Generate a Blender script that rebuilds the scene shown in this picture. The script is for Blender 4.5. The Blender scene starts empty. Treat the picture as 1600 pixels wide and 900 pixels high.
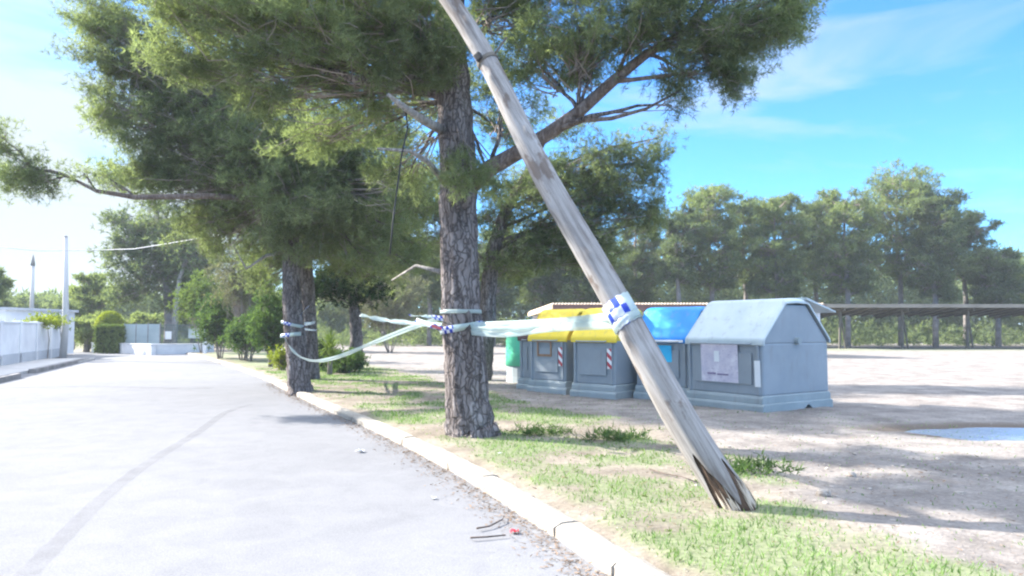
import bpy, math, random
import numpy as np
from mathutils import Vector, Matrix

R = math.radians
SC = bpy.context.scene
COL = SC.collection
rng = np.random.default_rng(7)
random.seed(7)

# ------------------------------------------------------------------ camera
F, EYE, PITCH = 1150.0, 1.5, math.atan(63 / 1150)
cam = bpy.data.objects.new('camera', bpy.data.cameras.new('camera'))
COL.objects.link(cam)
cam.location = (0, 0, EYE)
cam.rotation_euler = (math.pi / 2 + PITCH, 0, 0)
cam.data.lens = 36 * F / 1600
cam.data.clip_end = 5000
SC.camera = cam

# ------------------------------------------------------------------ sky, sun, exposure
SUN_EL = R(31)
SUN_AZ = math.atan2(-0.92, 0.375)          # compass style, from +Y towards +X
sdir = Vector((math.sin(SUN_AZ) * math.cos(SUN_EL), math.cos(SUN_AZ) * math.cos(SUN_EL), math.sin(SUN_EL)))
world = bpy.data.worlds.new('World'); SC.world = world
world.use_nodes = True
wt = world.node_tree; wn = wt.nodes; wl = wt.links
wn.clear()
wo = wn.new('ShaderNodeOutputWorld'); bg = wn.new('ShaderNodeBackground')
bg.inputs['Strength'].default_value = 0.14
sky = wn.new('ShaderNodeTexSky'); sky.sky_type = 'NISHITA'; sky.sun_disc = False
sky.sun_elevation = SUN_EL; sky.sun_rotation = SUN_AZ
sky.air_density = 1.0; sky.dust_density = 0.3; sky.ozone_density = 3.0; sky.altitude = 300
tc = wn.new('ShaderNodeTexCoord')
mp = wn.new('ShaderNodeMapping'); mp.inputs['Scale'].default_value = (1.6, 1.6, 7.0)
mp.inputs['Rotation'].default_value = (0, R(6), 0); mp.inputs['Location'].default_value = (0.35, 0.2, 0.1)
cn = wn.new('ShaderNodeTexNoise'); cn.inputs['Scale'].default_value = 1.5
cn.inputs['Detail'].default_value = 7; cn.inputs['Roughness'].default_value = 0.55; cn.inputs['Distortion'].default_value = 0.5
wl.new(tc.outputs['Generated'], mp.inputs['Vector']); wl.new(mp.outputs[0], cn.inputs['Vector'])
dp = wn.new('ShaderNodeVectorMath'); dp.operation = 'DOT_PRODUCT'; dp.inputs[1].default_value = (-0.88, 0.47, -0.25)
wl.new(tc.outputs['Generated'], dp.inputs[0])
mr = wn.new('ShaderNodeMapRange'); mr.inputs['From Min'].default_value = 0.42; mr.inputs['From Max'].default_value = 0.80
mr.inputs['To Min'].default_value = -0.11; mr.inputs['To Max'].default_value = 0.30
wl.new(dp.outputs['Value'], mr.inputs['Value'])
ad = wn.new('ShaderNodeMath'); ad.operation = 'ADD'
wl.new(cn.outputs['Fac'], ad.inputs[0]); wl.new(mr.outputs[0], ad.inputs[1])
cr = wn.new('ShaderNodeValToRGB')
cr.color_ramp.elements[0].position = 0.45; cr.color_ramp.elements[0].color = (0, 0, 0, 1)
cr.color_ramp.elements[1].position = 0.74; cr.color_ramp.elements[1].color = (1, 1, 1, 1)
wl.new(ad.outputs[0], cr.inputs['Fac'])
tint = wn.new('ShaderNodeMix'); tint.data_type = 'RGBA'; tint.blend_type = 'MULTIPLY'; tint.inputs['Factor'].default_value = 1
tint.inputs['B'].default_value = (0.17, 0.36, 0.54, 1)
wl.new(sky.outputs[0], tint.inputs['A'])
mx = wn.new('ShaderNodeMix'); mx.data_type = 'RGBA'
wl.new(cr.outputs['Color'], mx.inputs['Factor'])
wl.new(tint.outputs['Result'], mx.inputs['A']); mx.inputs['B'].default_value = (1.12, 1.28, 1.38, 1)
sz = wn.new('ShaderNodeSeparateXYZ'); wl.new(tc.outputs['Generated'], sz.inputs[0])
hi = wn.new('ShaderNodeMapRange'); hi.interpolation_type = 'SMOOTHSTEP'
hi.inputs['From Min'].default_value = 0.50; hi.inputs['From Max'].default_value = 0.80; hi.inputs['To Max'].default_value = 0.85
wl.new(sz.outputs['Z'], hi.inputs['Value'])
fill_veil = wn.new('ShaderNodeMix'); fill_veil.data_type = 'RGBA'; wl.new(hi.outputs[0], fill_veil.inputs['Factor'])  # unseen bright cloud layer overhead, added as neutral fill light
wl.new(mx.outputs['Result'], fill_veil.inputs['A']); fill_veil.inputs['B'].default_value = (4.6, 5.0, 5.6, 1)
wl.new(fill_veil.outputs['Result'], bg.inputs['Color']); wl.new(bg.outputs[0], wo.inputs['Surface'])

sun = bpy.data.objects.new('sun', bpy.data.lights.new('sun', 'SUN'))
COL.objects.link(sun)
sun.data.energy = 3.4; sun.data.angle = R(0.6); sun.data.color = (1, 0.955, 0.88)
sun.rotation_euler = (-sdir).to_track_quat('-Z', 'Y').to_euler()
sun.location = (0, 0, 30)

vs = SC.view_settings
vs.view_transform = 'Standard'; vs.look = 'None'; vs.gamma = 1; vs.exposure = 2.45
SC.render.engine = 'CYCLES'
SC.cycles.pixel_filter_type = 'BLACKMAN_HARRIS'
SC.cycles.filter_width = 2.2
SC.cycles.max_bounces = 6; SC.cycles.diffuse_bounces = 3; SC.cycles.transparent_max_bounces = 8
SC.cycles.use_denoising = True

# ------------------------------------------------------------------ places
def P(px, py, Y):
    """world point that lies Y metres ahead on the line of sight through photo pixel (px, py)"""
    u = (px - 800) / F; v = (450 - py) / F
    d = (u, math.cos(PITCH) - v * math.sin(PITCH), math.sin(PITCH) + v * math.cos(PITCH))
    k = Y / d[1]
    return Vector((d[0] * k, Y, EYE + d[2] * k))

def G(px, py, z=0.0):
    u = (px - 800) / F; v = (450 - py) / F
    d = (u, math.cos(PITCH) - v * math.sin(PITCH), math.sin(PITCH) + v * math.cos(PITCH))
    k = (z - EYE) / d[2]
    return Vector((d[0] * k, d[1] * k, z))

# ------------------------------------------------------------------ numpy noise
_tab = rng.random((256, 256))
def vnoise(x, y, s):
    x = np.asarray(x) / s; y = np.asarray(y) / s
    xi = np.floor(x).astype(int); yi = np.floor(y).astype(int)
    fx = x - xi; fy = y - yi
    fx = fx * fx * (3 - 2 * fx); fy = fy * fy * (3 - 2 * fy)
    a = _tab[xi & 255, yi & 255]; b = _tab[(xi + 1) & 255, yi & 255]
    c = _tab[xi & 255, (yi + 1) & 255]; d = _tab[(xi + 1) & 255, (yi + 1) & 255]
    return (a * (1 - fx) + b * fx) * (1 - fy) + (c * (1 - fx) + d * fx) * fy
def fbm(x, y, s, o=4):
    t = 0; w = 1; n = 0
    for i in range(o):
        t = t + w * vnoise(np.asarray(x) + 17.3 * i, np.asarray(y) - 9.1 * i, s); n += w; w *= 0.5; s *= 0.5
    return t / n

# ------------------------------------------------------------------ materials
def mat(name):
    m = bpy.data.materials.new(name); m.use_nodes = True
    nt = m.node_tree; nt.nodes.clear()
    out = nt.nodes.new('ShaderNodeOutputMaterial')
    return m, nt, out

def nz(nt, scale, detail=4, rough=0.55, coord='Object', sc=(1, 1, 1), dist=0.0):
    t = nt.nodes.new('ShaderNodeTexCoord'); p = nt.nodes.new('ShaderNodeMapping')
    p.inputs['Scale'].default_value = sc
    n = nt.nodes.new('ShaderNodeTexNoise')
    n.inputs['Scale'].default_value = scale; n.inputs['Detail'].default_value = detail
    n.inputs['Roughness'].default_value = rough; n.inputs['Distortion'].default_value = dist
    nt.links.new(t.outputs[coord], p.inputs['Vector']); nt.links.new(p.outputs[0], n.inputs['Vector'])
    return n

def ramp(nt, fac, stops):
    r = nt.nodes.new('ShaderNodeValToRGB')
    e = r.color_ramp.elements
    while len(e) < len(stops): e.new(0.5)
    for k, (p, c) in enumerate(stops):
        e[k].position = p; e[k].color = tuple(c) + (1,) if len(c) == 3 else c
    nt.links.new(fac, r.inputs['Fac'])
    return r

def mixc(nt, fac, a, b, mode='MIX'):
    x = nt.nodes.new('ShaderNodeMix'); x.data_type = 'RGBA'; x.blend_type = mode
    for sock, val in (('Factor', fac), ('A', a), ('B', b)):
        if hasattr(val, 'is_output'): nt.links.new(val, x.inputs[sock])
        elif sock == 'Factor': x.inputs[sock].default_value = val
        else: x.inputs[sock].default_value = tuple(val) + (1,)
    return x.outputs['Result']

def bump(nt, h, strength, dist, bsdf):
    b = nt.nodes.new('ShaderNodeBump'); b.inputs['Strength'].default_value = strength; b.inputs['Distance'].default_value = dist
    nt.links.new(h, b.inputs['Height']); nt.links.new(b.outputs[0], bsdf.inputs['Normal'])

def worn(name, c1, c2, scale=3.0, rough=0.75, bmp=0.3, bscale=40, bdist=0.01, sc=(1, 1, 1), spec=0.3, metal=0.0, speck=None):
    m, nt, out = mat(name)
    b = nt.nodes.new('ShaderNodeBsdfPrincipled')
    n = nz(nt, scale, 6, 0.6, sc=sc)
    r = ramp(nt, n.outputs['Fac'], [(0.32, c1), (0.68, c2)])
    col = r.outputs['Color']
    if speck:
        n3 = nz(nt, speck[0], 3, 0.6, sc=sc)
        r3 = ramp(nt, n3.outputs['Fac'], [(speck[1], (0, 0, 0)), (speck[1] + 0.06, (1, 1, 1))])
        col = mixc(nt, r3.outputs['Color'], col, speck[2])
    nt.links.new(col, b.inputs['Base Color'])
    b.inputs['Roughness'].default_value = rough; b.inputs['Specular IOR Level'].default_value = spec
    b.inputs['Metallic'].default_value = metal
    n2 = nz(nt, bscale, 5, 0.6, sc=sc)
    bump(nt, n2.outputs['Fac'], bmp, bdist, b)
    nt.links.new(b.outputs[0], out.inputs['Surface'])
    return m

def leafmat(name, dark, light, tr=0.35, nscale=0.9, bias=0.5):
    m, nt, out = mat(name)
    g = nt.nodes.new('ShaderNodeNewGeometry')
    n = nz(nt, nscale, 3, 0.6)
    a = nt.nodes.new('ShaderNodeMath'); a.operation = 'MULTIPLY_ADD'
    nt.links.new(g.outputs['Random Per Island'], a.inputs[0]); a.inputs[1].default_value = 0.45
    s = nt.nodes.new('ShaderNodeMath'); s.operation = 'MULTIPLY_ADD'
    nt.links.new(n.outputs['Fac'], s.inputs[0]); s.inputs[1].default_value = 1.3; s.inputs[2].default_value = -0.38
    nt.links.new(s.outputs[0], a.inputs[2])
    r = ramp(nt, a.outputs[0], [(0.1, dark), (bias, tuple((x + y) / 2 for x, y in zip(dark, light))), (0.95, light)])
    d = nt.nodes.new('ShaderNodeBsdfDiffuse'); t = nt.nodes.new('ShaderNodeBsdfTranslucent')
    nt.links.new(r.outputs['Color'], d.inputs['Color'])
    tcol = mixc(nt, 1.0, r.outputs['Color'], (1.25, 1.3, 0.7), 'MULTIPLY')
    nt.links.new(tcol, t.inputs['Color'])
    x = nt.nodes.new('ShaderNodeMixShader'); x.inputs[0].default_value = tr
    nt.links.new(d.outputs[0], x.inputs[1]); nt.links.new(t.outputs[0], x.inputs[2])
    nt.links.new(x.outputs[0], out.inputs['Surface'])
    return m

def barkmat(name, c1, c2, c3, sc=(1, 1, 0.22), scale=9, rough=0.95, edge=0.38):
    m, nt, out = mat(name)
    b = nt.nodes.new('ShaderNodeBsdfPrincipled'); b.inputs['Roughness'].default_value = rough
    b.inputs['Specular IOR Level'].default_value = 0.1
    n = nz(nt, scale, 7, 0.65, sc=sc, dist=0.8)
    r = ramp(nt, n.outputs['Fac'], [(0.33, c1), (0.5, c2), (0.68, c3)])
    t = nt.nodes.new('ShaderNodeTexCoord'); p = nt.nodes.new('ShaderNodeMapping'); p.inputs['Scale'].default_value = sc
    v = nt.nodes.new('ShaderNodeTexVoronoi'); v.feature = 'DISTANCE_TO_EDGE'; v.inputs['Scale'].default_value = scale * 1.6
    wob = nz(nt, 3.0, 3, 0.6)
    vm = nt.nodes.new('ShaderNodeVectorMath'); vm.operation = 'MULTIPLY_ADD'
    nt.links.new(wob.outputs['Color'], vm.inputs[0]); vm.inputs[1].default_value = (0.25, 0.25, 0.25)
    nt.links.new(t.outputs['Object'], p.inputs['Vector']); nt.links.new(p.outputs[0], vm.inputs[2]); nt.links.new(vm.outputs[0], v.inputs['Vector'])
    vr = ramp(nt, v.outputs['Distance'], [(0.0, (edge, edge, edge)), (0.16, (1, 1, 1))])
    col = mixc(nt, 1.0, r.outputs['Color'], vr.outputs['Color'], 'MULTIPLY')
    nt.links.new(col, b.inputs['Base Color'])
    hh = nt.nodes.new('ShaderNodeMath'); hh.operation = 'ADD'
    nt.links.new(n.outputs['Fac'], hh.inputs[0]); nt.links.new(vr.outputs['Color'], hh.inputs[1])
    bump(nt, hh.outputs[0], 0.9, 0.03, b)
    nt.links.new(b.outputs[0], out.inputs['Surface'])
    return m

M = {}
M['bark'] = barkmat('bark_pine', (0.10, 0.083, 0.078), (0.19, 0.163, 0.155), (0.31, 0.28, 0.27))
M['bark_red'] = barkmat('bark_upper', (0.10, 0.072, 0.058), (0.17, 0.135, 0.118), (0.26, 0.22, 0.20), scale=13, edge=0.75)
M['bark_grey'] = barkmat('bark_dead', (0.16, 0.14, 0.13), (0.30, 0.28, 0.26), (0.45, 0.42, 0.39), scale=14, edge=0.8)
M['bark_far'] = worn('bark_far', (0.14, 0.12, 0.11), (0.30, 0.27, 0.25), 2.0, 0.95, 0.5, 12)
M['twig'] = worn('twig', (0.16, 0.13, 0.11), (0.32, 0.27, 0.24), 4, 0.9, 0.2, 30)
M['needle'] = leafmat('pine_needles', (0.080, 0.105, 0.068), (0.235, 0.27, 0.170), 0.58, 1.4)
M['needle_b'] = leafmat('pine_needles_light', (0.110, 0.145, 0.085), (0.29, 0.335, 0.20), 0.58, 1.2)
M['needle_c'] = leafmat('pine_needles_dark', (0.065, 0.095, 0.062), (0.18, 0.215, 0.125), 0.5, 1.2)
M['needle_far'] = leafmat('pine_needles_far', (0.085, 0.115, 0.075), (0.23, 0.275, 0.14), 0.45, 0.25)
M['needle_far2'] = leafmat('pine_needles_far_pale', (0.13, 0.165, 0.085), (0.31, 0.36, 0.17), 0.5, 0.25)
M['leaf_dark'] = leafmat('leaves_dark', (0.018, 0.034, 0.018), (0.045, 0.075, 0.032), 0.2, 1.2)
M['leaf_mid'] = leafmat('leaves_mid', (0.045, 0.085, 0.035), (0.14, 0.21, 0.075), 0.35, 1.0)
M['leaf_yellow'] = leafmat('leaves_yellow', (0.16, 0.20, 0.03), (0.38, 0.42, 0.06), 0.35, 1.0)
M['leaf_dry'] = leafmat('leaves_dry', (0.09, 0.10, 0.065), (0.26, 0.25, 0.17), 0.3, 0.9)
M['leaf_hedge'] = leafmat('leaves_hedge', (0.08, 0.12, 0.035), (0.19, 0.25, 0.08), 0.3, 1.0)
M['grass'] = leafmat('grass_blades', (0.09, 0.16, 0.055), (0.25, 0.37, 0.14), 0.35, 1.5)
M['litter'] = leafmat('dry_litter', (0.12, 0.08, 0.055), (0.34, 0.24, 0.17), 0.1, 4)

# ------------------------------------------------------------------ mesh tools
class MB:
    def __init__(s): s.v = []; s.f = []; s.m = []
    def add(s, vs_, fs, mi=0):
        o = len(s.v); s.v.extend([tuple(x) for x in vs_]); s.f.extend([tuple(i + o for i in f) for f in fs]); s.m.extend([mi] * len(fs))
        return s
    def box(s, c, d, rz=0, mi=0, rx=0):
        hx, hy, hz = d[0] / 2, d[1] / 2, d[2] / 2
        mt = Matrix.Rotation(rz, 3, 'Z') @ Matrix.Rotation(rx, 3, 'X')
        vs_ = [Vector(c) + mt @ Vector((x * hx, y * hy, z * hz)) for x in (-1, 1) for y in (-1, 1) for z in (-1, 1)]
        return s.add(vs_, [(0, 1, 3, 2), (4, 6, 7, 5), (0, 4, 5, 1), (2, 3, 7, 6), (0, 2, 6, 4), (1, 5, 7, 3)], mi)
    def tube(s, pts, rad, n=10, mi=0, jag=0.0, cap=True, ridge=0.0):
        pts = [Vector(p) for p in pts]
        base = len(s.v); up = Vector((0.02, 1, 0.03)).normalized(); ph = random.random() * 6
        for k, p in enumerate(pts):
            t = (pts[min(k + 1, len(pts) - 1)] - pts[max(k - 1, 0)]).normalized()
            a = t.cross(up)
            if a.length < 0.2: a = t.cross(Vector((1, 0, 0)))
            a.normalize(); b = t.cross(a).normalized()
            for j in range(n):
                th = 2 * math.pi * j / n
                r = rad[k] * (1 + random.uniform(-jag, jag) + ridge * math.sin(5 * th + ph + k * 0.35) + ridge * 0.8 * math.sin(9 * th - k * 0.2))
                s.v.append(tuple(p + (a * math.cos(th) + b * math.sin(th)) * r))
        for k in range(len(pts) - 1):
            for j in range(n):
                j2 = (j + 1) % n
                s.f.append((base + k * n + j, base + k * n + j2, base + (k + 1) * n + j2, base + (k + 1) * n + j)); s.m.append(mi)
        if cap:
            s.f.append(tuple(base + j for j in range(n))[::-1]); s.m.append(mi)
            s.f.append(tuple(base + (len(pts) - 1) * n + j for j in range(n))); s.m.append(mi)
        return s
    def prism(s, prof, x0, x1, mi=0):
        """profile (y,z) extruded along x"""
        n = len(prof)
        vs_ = [(x0, y, z) for y, z in prof] + [(x1, y, z) for y, z in prof]
        fs = [(i, (i + 1) % n, n + (i + 1) % n, n + i) for i in range(n)] + [tuple(range(n))[::-1], tuple(range(n, 2 * n))]
        return s.add(vs_, fs, mi)
    def build(s, name, mats, parent=None, smooth=False, bevel=0, origin=None):
        me = bpy.data.meshes.new(name)
        v = s.v
        if origin is not None:
            o = Vector(origin); v = [tuple(Vector(x) - o) for x in v]
        me.from_pydata(v, [], s.f)
        for m_ in (mats if isinstance(mats, (list, tuple)) else [mats]): me.materials.append(m_)
        me.polygons.foreach_set('material_index', s.m)
        me.update()
        import bmesh
        bm = bmesh.new(); bm.from_mesh(me); bmesh.ops.recalc_face_normals(bm, faces=bm.faces); bm.to_mesh(me); bm.free()
        if smooth: me.polygons.foreach_set('use_smooth', [True] * len(me.polygons))
        ob = bpy.data.objects.new(name, me); COL.objects.link(ob)
        if origin is not None: ob.location = origin
        if parent is not None: ob.parent = parent
        if bevel:
            b = ob.modifiers.new('bevel', 'BEVEL'); b.width = bevel; b.segments = 3; b.limit_method = 'ANGLE'; b.angle_limit = R(25)
        return ob

def tag(o, label=None, cat=None, group=None, kind=None):
    if label: o['label'] = label
    if cat: o['category'] = cat
    if group: o['group'] = group
    if kind: o['kind'] = kind
    return o

def empty(name, loc, label, cat, group=None, rz=0):
    o = bpy.data.objects.new(name, None); COL.objects.link(o); o.location = loc; o.rotation_euler = (0, 0, rz)
    o.empty_display_size = 0.2
    return tag(o, label, cat, group)

def copy_tree(o, parent=None):
    c = o.copy(); COL.objects.link(c); c.parent = parent
    for ch in [x for x in SC.objects if x.parent == o]: copy_tree(ch, c)
    return c

def trimesh(name, V, mats, mi=None, parent=None, T=None):
    """V: (n,3,3) triangles; T: optional (extra MB) with quads"""
    nv = V.shape[0] * 3
    extra = T if T is not None and len(T.f) else None
    me = bpy.data.meshes.new(name)
    ev = np.array(extra.v, dtype=np.float32) if extra else np.zeros((0, 3), np.float32)
    allv = np.concatenate([V.reshape(-1, 3).astype(np.float32), ev])
    me.vertices.add(len(allv)); me.vertices.foreach_set('co', allv.ravel())
    li = np.arange(nv, dtype=np.int32); starts = np.arange(0, nv, 3, dtype=np.int32); tot = np.full(V.shape[0], 3, np.int32)
    mats_i = np.zeros(V.shape[0], np.int32) if mi is None else mi.astype(np.int32)
    if extra:
        el = np.concatenate([np.array(f, np.int32) for f in extra.f]) + nv
        ec = np.array([len(f) for f in extra.f], np.int32)
        starts = np.concatenate([starts, nv + np.concatenate([[0], np.cumsum(ec)[:-1]]).astype(np.int32)])
        tot = np.concatenate([tot, ec]); li = np.concatenate([li, el]); mats_i = np.concatenate([mats_i, np.full(len(ec), len(mats) - 1, np.int32)])
    me.loops.add(len(li)); me.loops.foreach_set('vertex_index', li)
    me.polygons.add(len(starts)); me.polygons.foreach_set('loop_start', starts); me.polygons.foreach_set('loop_total', tot)
    me.polygons.foreach_set('material_index', mats_i)
    for m_ in mats: me.materials.append(m_)
    me.update(calc_edges=True)
    ob = bpy.data.objects.new(name, me); COL.objects.link(ob)
    if parent is not None: ob.parent = parent
    return ob

def needles(C, K, L, W, up=0.25, lean=None):
    """tufts at C (N,3): K thin triangles each"""
    N = len(C)
    d = rng.normal(size=(N, K, 3)); d[..., 2] += up
    if lean is not None: d += lean[:, None, :] * 0.9
    d /= np.linalg.norm(d, axis=2, keepdims=True)
    s = np.cross(d, rng.normal(size=(N, K, 3))); s /= np.linalg.norm(s, axis=2, keepdims=True)
    ln = L * rng.uniform(0.65, 1.15, (N, K, 1)); w = W * rng.uniform(0.7, 1.2, (N, K, 1))
    b = C[:, None, :] + d * 0.15 * L
    return np.stack([b - s * w, b + s * w, b + d * ln], axis=2).reshape(-1, 3, 3)

def foliage(pads, tuft, K, L, W, percl=10, sig=0.16, twigr=0.008, twigs=True, shell=0.35, up=0.25, bare=2.0):
    """pads: list of (centre, (rx,ry,rz), n_tufts, root point). returns triangles and MB with twigs"""
    tb = MB(); tri = []
    for c, r, n, root in pads:
        m = max(2, int(n / percl)); c = np.array(c); r = np.array(r)
        d = rng.normal(size=(m, 3)); d /= np.linalg.norm(d, axis=1, keepdims=True)
        q = d * (shell + (1 - shell) * rng.random((m, 1)) ** 0.6) * r * rng.uniform(0.8, 1.15, (m, 1)) + c
        q[:, 2] += 0.06 * r[2] * rng.normal(size=m)
        cl = np.repeat(q, percl, axis=0) + rng.normal(size=(m * percl, 3)) * sig * np.array([1, 1, 0.62])
        out = (cl - c) / r; out /= (np.linalg.norm(out, axis=1, keepdims=True) + 1e-6)
        tri.append(needles(cl, K, L, W, up, out * 0.5))
        if twigs:
            rt = np.array(root)
            for k in range(m):
                if k % 2 and m > 60: continue
                a = rt * 0.55 + c * 0.45 if k % 3 else c * 0.85 + rt * 0.15
                a = a + rng.normal(size=3) * 0.25 * r * 0.5
                b = q[k]; mid = (a + b) / 2 + rng.normal(size=3) * 0.08 * np.linalg.norm(b - a) + np.array([0, 0, -0.05 * np.linalg.norm(b - a)])
                tb.tube([a, mid, b], [twigr * 1.8, twigr * 1.2, twigr * 0.6], 3, cap=False)
        # bare side twigs
        if twigs:
            for _ in range(int(bare * m)):
                j = rng.integers(0, m); a = c + (q[j] - c) * rng.uniform(0.3, 1.0) + rng.normal(size=3) * 0.1 * r
                dv = rng.normal(size=3) * r.mean() * 0.3; b = a + dv
                tb.tube([a, (a + b) / 2 + rng.normal(size=3) * 0.03 * r.mean(), b], [twigr * 0.9, twigr * 0.7, twigr * 0.35], 3, cap=False)
    return np.concatenate(tri), tb

def bez(a, b, sag=0.0, n=8, wob=0.03, bend=(0, 0, 0)):
    a = Vector(a); b = Vector(b); L_ = (b - a).length; o = []
    for k in range(n + 1):
        t = k / n
        p = a.lerp(b, t) + Vector(bend) * (4 * t * (1 - t)) + Vector((0, 0, -sag * 4 * t * (1 - t)))
        if 0 < k < n: p += Vector([random.uniform(-1, 1) * wob * L_ * 0.5 for _ in range(3)])
        o.append(p)
    return o

# ================================================================== SETTING
KERB_PX = [(985, 900), (868, 822), (785, 771), (700, 722), (622, 683), (560, 655), (500, 630), (450, 607), (415, 590), (380, 577), (340, 564), (298, 553)]
kp = [Vector((6.6, -9, 0)), Vector((3.6, -3.5, 0)), Vector((1.75, 1.6, 0))] + [G(*p) for p in KERB_PX] + [Vector((-24.5, 52, 0)), Vector((-33, 66, 0))]
ky = np.array([p.y for p in kp]); kx = np.array([p.x for p in kp])
def smooth_curve(px_, py_, n=400):
    # Catmull-Rom through the points
    pts = [Vector((a, b, 0)) for a, b in zip(px_, py_)]
    pts = [pts[0] * 2 - pts[1]] + pts + [pts[-1] * 2 - pts[-2]]
    o = []
    for i in range(1, len(pts) - 2):
        p0, p1, p2, p3 = pts[i - 1:i + 3]
        for k in range(14):
            t = k / 14
            o.append(0.5 * ((2 * p1) + (p2 - p0) * t + (2 * p0 - 5 * p1 + 4 * p2 - p3) * t * t + (3 * p1 - p0 - 3 * p2 + p3) * t ** 3))
    o.append(pts[-2]); return o
KC = smooth_curve(kx, ky)
kcy = np.array([p.y for p in KC]); kcx = np.array([p.x for p in KC])
def kerb_x(y): return np.interp(y, kcy, kcx)

# base sheet to the horizon
m_ground = worn('far_ground', (0.20, 0.19, 0.12), (0.30, 0.27, 0.20), 0.2, 1.0, 0.3, 5)
b = MB().add([(-900, -300, -0.16), (900, -300, -0.16), (900, 1500, -0.16), (-900, 1500, -0.16)], [(0, 1, 2, 3)])
tag(b.build('ground', m_ground), 'flat dry ground reaching the horizon', kind='structure')

# road
def roadmat():
    m, nt, out = mat('old_asphalt')
    bs = nt.nodes.new('ShaderNodeBsdfPrincipled'); bs.inputs['Roughness'].default_value = 0.95; bs.inputs['Specular IOR Level'].default_value = 0.08
    n1 = nz(nt, 0.35, 5, 0.6); n2 = nz(nt, 90, 3, 0.7); n3 = nz(nt, 2.2, 6, 0.65, dist=0.6)
    c = ramp(nt, n1.outputs['Fac'], [(0.3, (0.172, 0.173, 0.186)), (0.7, (0.226, 0.226, 0.238))]).outputs['Color']
    c = mixc(nt, 0.35, c, ramp(nt, n3.outputs['Fac'], [(0.35, (0.125, 0.125, 0.133)), (0.6, (0.215, 0.213, 0.218))]).outputs['Color'])
    c = mixc(nt, 0.3, c, ramp(nt, n2.outputs['Fac'], [(0.35, (0.09, 0.09, 0.10)), (0.65, (0.30, 0.295, 0.295))]).outputs['Color'])
    nt.links.new(c, bs.inputs['Base Color'])
    bump(nt, n2.outputs['Fac'], 0.5, 0.006, bs)
    nt.links.new(bs.outputs[0], out.inputs['Surface']); return m
M['road'] = roadmat()
rb = MB()
rv = []; rf = []
ys = [p.y for p in KC if p.y < 50]
for i, y in enumerate(ys):
    x = float(kerb_x(y)); rv += [(x + 0.05, y, -0.075), (x - 60, y, -0.075)]
rf = [(2 * i, 2 * i + 2, 2 * i + 3, 2 * i + 1) for i in range(len(ys) - 1)]
rb.add(rv, rf)
tag(rb.build('road', M['road']), 'pale worn asphalt road bending left', kind='structure')

def strip(pts, w, z, name, material, label, kind='structure', jit=0.0):
    s = MB(); v = []
    for k, p in enumerate(pts):
        t = (pts[min(k + 1, len(pts) - 1)] - pts[max(k - 1, 0)]); t.z = 0; t.normalize()
        nrm = Vector((-t.y, t.x, 0)); ww = w[k] if isinstance(w, (list, tuple)) else w
        v += [(p + nrm * (ww / 2 * (1 + random.uniform(-jit, jit)))).to_tuple()[:2] + (z,), (p - nrm * (ww / 2 * (1 + random.uniform(-jit, jit)))).to_tuple()[:2] + (z,)]
    s.add(v, [(2 * i, 2 * i + 2, 2 * i + 3, 2 * i + 1) for i in range(len(pts) - 1)])
    return tag(s.build(name, material), label, kind=kind)
# faint dark see-through arc laid over the asphalt
arc_px = [(40, 900), (100, 838), (170, 770), (240, 718), (310, 675), (352, 645), (392, 632)]
sp = [G(*p, -0.075) for p in arc_px]
sc_ = smooth_curve([p.x for p in sp], [p.y for p in sp])
def markmat():
    m, nt, out = mat('road_mark')
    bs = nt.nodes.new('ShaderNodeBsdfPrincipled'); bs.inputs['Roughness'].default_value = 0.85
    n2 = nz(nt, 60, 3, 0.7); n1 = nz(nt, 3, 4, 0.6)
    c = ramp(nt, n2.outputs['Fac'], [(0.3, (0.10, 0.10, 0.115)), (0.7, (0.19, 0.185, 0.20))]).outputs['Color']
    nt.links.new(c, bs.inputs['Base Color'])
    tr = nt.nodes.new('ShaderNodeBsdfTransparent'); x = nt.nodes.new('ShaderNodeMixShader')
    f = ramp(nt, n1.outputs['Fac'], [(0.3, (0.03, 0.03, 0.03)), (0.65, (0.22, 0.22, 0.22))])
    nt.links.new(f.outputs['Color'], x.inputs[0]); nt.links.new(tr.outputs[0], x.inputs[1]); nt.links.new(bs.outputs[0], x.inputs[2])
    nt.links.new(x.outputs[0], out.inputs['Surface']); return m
M['mark'] = markmat()
strip(sc_, 0.15, -0.070, 'road_arc', M['mark'], 'long curved dark line on the asphalt', jit=0.08)
sp2 = [G(*p, -0.075) for p in [(330, 607), (230, 606), (130, 604), (0, 607), (-200, 612)]]
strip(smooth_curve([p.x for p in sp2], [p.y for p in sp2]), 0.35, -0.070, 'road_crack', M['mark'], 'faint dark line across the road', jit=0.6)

# white kerb, one long worn run of concrete
def kerbmat():
    m, nt, out = mat('kerb_paint')
    bs = nt.nodes.new('ShaderNodeBsdfPrincipled'); bs.inputs['Roughness'].default_value = 0.8
    n1 = nz(nt, 1.7, 7, 0.75, dist=0.6); n2 = nz(nt, 35, 4, 0.7)
    c = ramp(nt, n1.outputs['Fac'], [(0.36, (0.15, 0.122, 0.095)), (0.47, (0.23, 0.192, 0.15)), (0.60, (0.33, 0.285, 0.23)), (0.72, (0.45, 0.41, 0.345))]).outputs['Color']
    c = mixc(nt, 0.35, c, ramp(nt, n2.outputs['Fac'], [(0.35, (0.2, 0.17, 0.14)), (0.55, (0.55, 0.51, 0.45))]).outputs['Color'])
    nt.links.new(c, bs.inputs['Base Color']); bump(nt, n2.outputs['Fac'], 0.5, 0.012, bs)
    nt.links.new(bs.outputs[0], out.inputs['Surface']); return m
M['kerb'] = kerbmat()
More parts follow.
